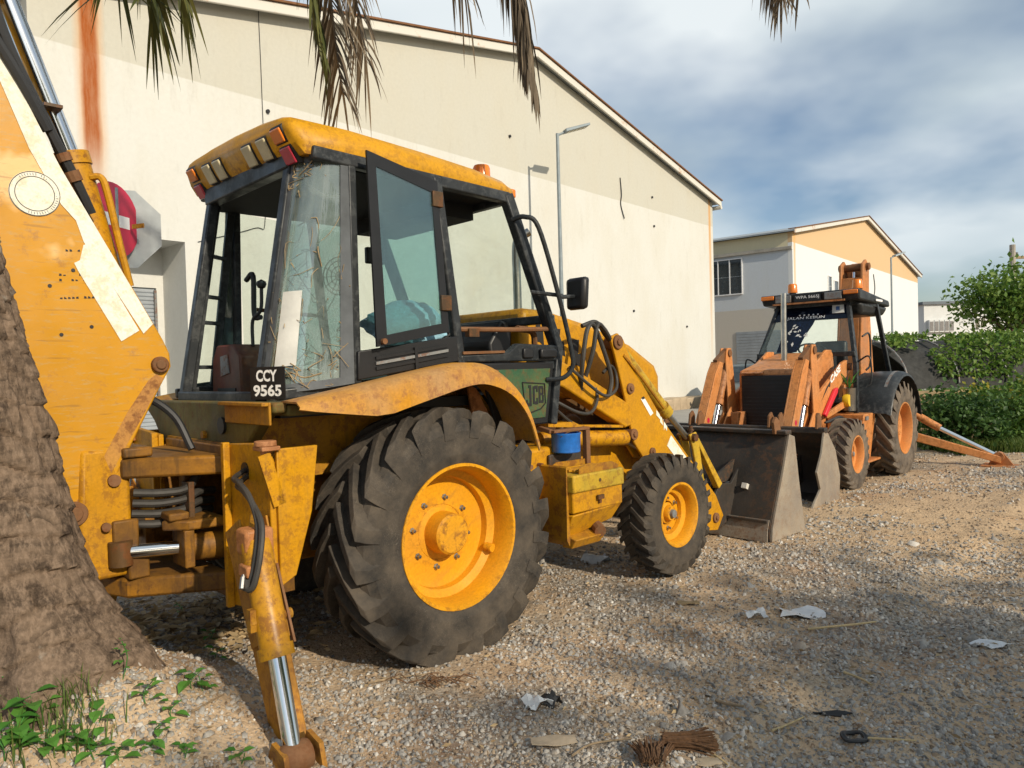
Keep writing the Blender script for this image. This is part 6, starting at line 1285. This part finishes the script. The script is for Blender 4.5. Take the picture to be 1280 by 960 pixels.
MB().sheet([[(-1.6 + i*.5, -1.1*math.cos(a), .95 + .62*math.sin(a)) for a in np.linspace(0, math.pi, 13)] for i in range(10)], .012).build('net_skin', 'netting', tn2, smooth=60)
for i in range(4): MB().box(-1.6 + i*1.4, -1.5 + i*1.4, -1.1, -1.0, 0, 1.0).build('post', 'timber', tn2)
rng = np.random.default_rng(80); n_ = 5200; u = rng.random(n_)*4.9 - 2.55; a = rng.random(n_)*math.pi*.62 + .05
den = vnoise(u, a*1.5, 1.1, 12); kp_ = den > .46
loc = np.stack([u[kp_], -1.40*np.cos(a[kp_]), 1.12 + 1.0*np.sin(a[kp_]) + rng.random(kp_.sum())*.10], 1)
cr = leaves('creeper', loc, .10, 'leaf_light', None, rng=rng); cr.location = tn_.location; cr.rotation_euler = tn_.rotation_euler; tag(cr, 'bright green creeper spreading over the netted tunnel', 'creeper', kind='stuff')
def grass(name, label, xy, hmin, hmax, mat, seed, width=.006, kind='stuff', cat='grass'):
    rng = np.random.default_rng(seed); x, y = xy; n_ = len(x); h = rng.uniform(hmin, hmax, n_); a = rng.uniform(0, 6.283, n_); ln = rng.uniform(.15, .75, n_)*h
    z = gz(x, y); b = np.stack([x, y, z], 1); d = np.stack([np.cos(a), np.sin(a), 0*a], 1); s_ = np.stack([-np.sin(a), np.cos(a), 0*a], 1)*width
    v = np.stack([b - s_, b + s_, b + d*(ln*.35)[:, None] + np.array([0, 0, 1])*(h*.6)[:, None] + s_*.8, b + d*(ln*.35)[:, None] + np.array([0, 0, 1])*(h*.6)[:, None] - s_*.8, b + d*ln[:, None] + np.array([0, 0, 1])*h[:, None]], 1).reshape(-1, 3)
    i = np.arange(n_)*5; f = np.stack([i, i+1, i+2, i, i+2, i+3, i+3, i+2, i+4], 1).ravel(); o = raw_mesh(name, v, f, 3, mat); return tag(o, label, cat, kind=kind)
rng = np.random.default_rng(90); t = rng.random(26000); q = rng.random(26000)**1.5
gx_ = 7.6 + t*7.5; gy_ = 12.6 + t*3.6 + (q-.12)*1.9 + .25*np.sin(t*30)
grass('grass_verge', 'green grass verge at the foot of the hedge', (gx_, gy_), .06, .28, 'grass_blade', 91)
# ground behind the hedge: leafy ground cover
n_ = 9000; gx2 = rng.uniform(8, 30, n_); gy2 = rng.uniform(15.5, 34, n_); ok = gx2 > gy2*.50
o = leaves('ground_cover', np.stack([gx2[ok], gy2[ok], gz(gx2[ok], gy2[ok], False) + rng.random(ok.sum())*.5], 1), .22, 'leaf_mid', None, rng=rng); tag(o, 'low leafy growth on the plot behind the hedge', 'ground cover', kind='stuff')

# ------------------------------------------------------------------ weeds round the palm
def weed(label, x, y, n_, size, h, seed, mat='weed_leaf'):
    rv = random.Random(seed); z = float(gz(x, y)); r = empty('weed', (x, y, z), 0, label, 'weed', 'weeds by the palm'); m = MB(); st = MB()
    st.tube(bent([(0, 0, -.02), (rv.uniform(-.02, .02), rv.uniform(-.02, .02), h*.5), (rv.uniform(-.04, .04), rv.uniform(-.04, .04), h)], 3), .0022, 5)
    for k in range(n_):
        a = k*2.4 + rv.uniform(-.4, .4); zz = h*(.25 + .75*k/max(1, n_-1)); L = size*rv.uniform(.7, 1.15); d = Vector((math.cos(a), math.sin(a), rv.uniform(-.25, .35))).normalized(); s_ = d.cross(UZ).normalized(); p = Vector((0, 0, zz)) + d*L*.25
        st.tube([(0, 0, zz), p], .0012, 4)
        v = [p]; 
        for (t, w, dz) in ((.25, .34, .02), (.6, .30, .0), ): v += [p + d*L*t + s_*L*w + UZ*L*.10, p + d*L*t - UZ*0.0, p + d*L*t - s_*L*w + UZ*L*.10]
        v.append(p + d*L - UZ*L*.12)
        m.add(v, [(0, 1, 2), (0, 2, 3), (1, 4, 5, 2), (2, 5, 6, 3), (4, 7, 5), (5, 7, 6)])
    st.build('stem', 'plant_green', r); m.build('leaves', mat, r, smooth=None, normals=False); return r
WD = [(185, 885, 6, .055, .10, 'three-leaved weed right of the palm base'), (240, 862, 5, .06, .07, 'broad-leaved weed beside the yellow leg'), (255, 865, 4, .05, .06, 'weed leaf pair nearest the yellow leg'), (122, 905, 3, .075, .05, 'heart-leaved weed in front of the palm'), (152, 850, 7, .028, .16, 'thin upright seedling in front of the palm'),
      (262, 803, 6, .04, .07, 'bright weed at the edge of the shadow under the machine'), (225, 772, 8, .028, .09, 'tiny bright seedling behind the palm base'), (272, 825, 5, .045, .06, 'weed between the shadow and the leg'), (190, 945, 6, .05, .05, 'low weed at the bottom edge left of the leg'), (150, 955, 6, .05, .06, 'low weed at the bottom left corner, right part'),
      (300, 955, 5, .045, .05, 'low weed at the bottom edge next to the leg'), (20, 930, 9, .07, .10, 'leafy weed in the bottom left corner'), (60, 945, 8, .06, .09, 'second leafy weed in the bottom left corner'), (8, 880, 9, .07, .12, 'weed at the left edge behind the palm foot'), (200, 920, 6, .04, .05, 'small weed cluster among pale stones'),
      (40, 905, 9, .065, .11, 'weed against the palm foot at the left'), (95, 940, 8, .05, .08, 'weed in the grass tuft at bottom left'), (120, 950, 7, .055, .07, 'weed right of the grass tuft at the bottom edge'), (5, 950, 9, .075, .10, 'largest leaves in the bottom left corner'), (230, 948, 6, .04, .05, 'low weed midway between palm and yellow leg'), (215, 895, 5, .045, .06, 'weed sprig between the palm and the yellow leg')]
for k, (px_, py_, n_, sz, h, lb) in enumerate(WD):
    x, y = PX(px_, py_); weed(lb, x, y, n_, sz*1.15, h, 100 + k)
rng = np.random.default_rng(95); gp = [PX(a, b) for a, b in ((20, 910), (75, 900), (60, 925), (100, 915), (30, 950), (95, 890))]
xs = np.concatenate([c[0] + rng.normal(size=26)*.06 for c in gp]); ys = np.concatenate([c[1] + rng.normal(size=26)*.05 for c in gp])
grass('grass_tuft', 'thin grass blades at the foot of the palm', (xs, ys), .04, .15, 'grass_blade', 96, .003)
# dry leaf litter near the palm and under the boom
rng = np.random.default_rng(97); n_ = 900; x = -2.0 + rng.normal(size=n_)*.45; y = 4.6 + rng.normal(size=n_)*.40
lt = leaves('leaf_litter', np.stack([x, y, gz(x, y) + .012 + rng.random(n_)*.02], 1), .075, 'dry_leaf', None, 3.2, .0, .9, rng); tag(lt, 'dry curled leaf litter behind the palm base', 'leaf litter', kind='stuff')
n_ = 1500; x = rng.uniform(-2.2, 5.5, n_); y = 2.2 + 6*rng.random(n_)**1.5
lt = leaves('leaf_litter', np.stack([x, y, gz(x, y) + .008 + rng.random(n_)*.008], 1), .035, 'dry_leaf', None, 3.6, .0, .95, rng); tag(lt, 'scattered brown leaf scraps over the gravel', 'leaf litter', kind='stuff')

# ------------------------------------------------------------------ litter
def flat(name, label, cat, mat, px_, py_, w, l_, rz, th=.004, lift=.012, curl=.012, seed=0, group=None, jag=.12):
    x, y = PX(px_, py_); z = float(gz(x, y)) + lift; rv = random.Random(seed); rows = []
    for i in range(7):
        row = []
        for k in range(6):
            a = (i/6 - .5)*l_; b = (k/5 - .5)*w; e = 1 + (rv.uniform(-jag, jag) if i in (0, 6) or k in (0, 5) else 0); row.append((a*e, b*e, curl*math.sin(i*1.1 + k*.7 + seed) + curl*.4*rv.uniform(-1, 1)))
        rows.append(row)
    o = MB().sheet(rows, th).build(name, mat, None, (x, y, z), smooth=30); o.rotation_euler = (0, 0, rz); return tag(o, label, cat, group)
flat('cardboard_scrap', 'rectangular tan cardboard scrap at the bottom edge', 'cardboard', 'cardboard', 692, 930, .075, .19, .05, .004, .012, .005, 1, jag=.03)
flat('cardboard_scrap', 'small tan cardboard corner at the very bottom edge', 'cardboard', 'cardboard', 885, 957, .05, .10, .1, .004, .012, .004, 2, jag=.05)
flat('plastic_bag', 'crumpled grey plastic scrap with black backing left of the gravel middle', 'plastic scrap', 'polythene', 672, 885, .07, .12, .3, .003, .03, .022, 3)
flat('plastic_bag', 'black plastic scrap tucked beside the grey one', 'plastic scrap', 'black_rubber', 690, 880, .07, .08, .8, .003, .02, .022, 4)
flat('plastic_bag', 'small white and blue plastic wrapper in the middle of the gravel', 'plastic scrap', 'polythene', 944, 773, .07, .13, .2, .003, .03, .020, 5)
flat('plastic_bag', 'clear crinkled plastic sheet right of the small wrapper', 'plastic scrap', 'polythene', 1003, 769, .17, .27, -.2, .002, .015, .014, 6)
flat('plastic_bag', 'thin black plastic strip right of the middle', 'plastic scrap', 'black_rubber', 1040, 895, .03, .17, -.1, .003, .012, .008, 7)
flat('plastic_bag', 'pale plastic film at the right', 'plastic scrap', 'polythene', 1238, 808, .09, .18, .1, .002, .012, .010, 8)
flat('plastic_bag', 'crumpled pale plastic under the yellow machine by the front wheel', 'plastic scrap', 'polythene', 745, 703, .13, .24, .4, .003, .03, .03, 9)
flat('wood_chip', 'flat brown wood chip left of the plastic wrapper', 'wood chip', 'timber', 860, 756, .05, .14, .0, .008, .012, .004, 10)
def bundle(label, px_, py_, rz, L, w, n_, seed):
    x, y = PX(px_, py_); z = float(gz(x, y)) + .015; rv = random.Random(seed); r = empty('fibre_bundle', (x, y, z), rz, label, 'palm fibre', 'palm fibre bundles'); m = MB()
    for k in range(n_):
        a = rv.gauss(0, w*.4); h = rv.uniform(0, .028); s0 = rv.uniform(-.5, -.35)*L; s1 = rv.uniform(.3, .55)*L
        m.tube([(s0, a*.6, h), (0, a*.8 + rv.gauss(0, .004), h + rv.gauss(0, .004)), (s1, a*1.3 + rv.gauss(0, .006), max(0, h + rv.gauss(-.004, .008)))], rv.uniform(.0015, .004), 4)
    m.build('fibres', 'fibre', r); return r
bundle('brown palm fibre bundle lying across, at the bottom edge', 860, 935, -.06, .22, .075, 120, 1); bundle('brown palm fibre bundle pointing at the viewer, at the bottom edge', 815, 950, 1.45, .16, .075, 110, 2)
def stick(label, pts, r_, mat, seed, name='stick'):
    P = [PX(*p) for p in pts]; o = V3((P[0][0], P[0][1], float(gz(*P[0])) + r_ + .008)); m = MB()
    C = bent([(q[0] - o.x, q[1] - o.y, float(gz(*q)) + r_ + .008 - o.z) for q in P], 4); m.tube(C, [r_*(1 - .4*i/len(C)) for i in range(len(C))], 6)
    return tag(m.build(name, mat, None, o), label, 'stick', 'sticks on the gravel')
stick('grey stick between the cardboard and the fibre', [(715, 950), (740, 935), (790, 927)], .005, 'twig', 1)
stick('pale bare stick right of the plastic sheet', [(1010, 790), (1060, 785), (1095, 781)], .008, 'straw', 2)
stick('short pale stick on the bare dirt', [(965, 918), (985, 910), (1005, 902)], .006, 'straw', 3); stick('pale straw beside the black ring', [(1085, 928), (1115, 928), (1145, 930)], .005, 'straw', 4)
stick('tan stick right of the gravel middle', [(1055, 845), (1075, 852), (1090, 860)], .007, 'straw', 5); stick('brown twig near the bottom middle', [(895, 880), (910, 885), (930, 888)], .008, 'twig', 6)
stick('thin dark stick in front of the big tyre', [(460, 858), (490, 852), (530, 847)], .006, 'twig', 7); stick('pale stick at the very bottom edge', [(880, 940), (895, 950), (910, 960)], .006, 'straw', 8)
stick('brown twig among the weeds by the yellow leg', [(240, 895), (258, 885), (280, 872)], .005, 'twig', 9)
x, y = PX(1068, 927); rg_ = MB()
for rr in (.045, .036): rg_.tube([(rr*1.1*math.cos(a), rr*math.sin(a), .004*math.sin(3*a)) for a in np.linspace(0, 2*math.pi, 25)], .007, 6, False)
tag(rg_.build('rubber_ring', 'black_rubber', None, (x, y, float(gz(x, y)) + .018)), 'black rubber ring on the bare dirt at lower right', 'rubber ring')
rv = random.Random(12)
for k in range(7):
    x, y = PX(rv.uniform(520, 580), rv.uniform(845, 868)); 
m = MB(); x0, y0 = PX(545, 858)
for k in range(26):
    a = rv.uniform(0, 6.28); L = rv.uniform(.05, .14); p = Vector((rv.gauss(0, .06), rv.gauss(0, .03), rv.uniform(.01, .04))); m.tube([p, p + Vector((math.cos(a)*L*.5, math.sin(a)*L*.3, rv.uniform(0, .03))), p + Vector((math.cos(a)*L, math.sin(a)*L*.6, 0))], .003, 4)
tag(m.build('twig_heap', 'fibre', None, (x0, y0, float(gz(x0, y0)))), 'small heap of dark twigs in front of the big tyre', 'twigs', kind='stuff')
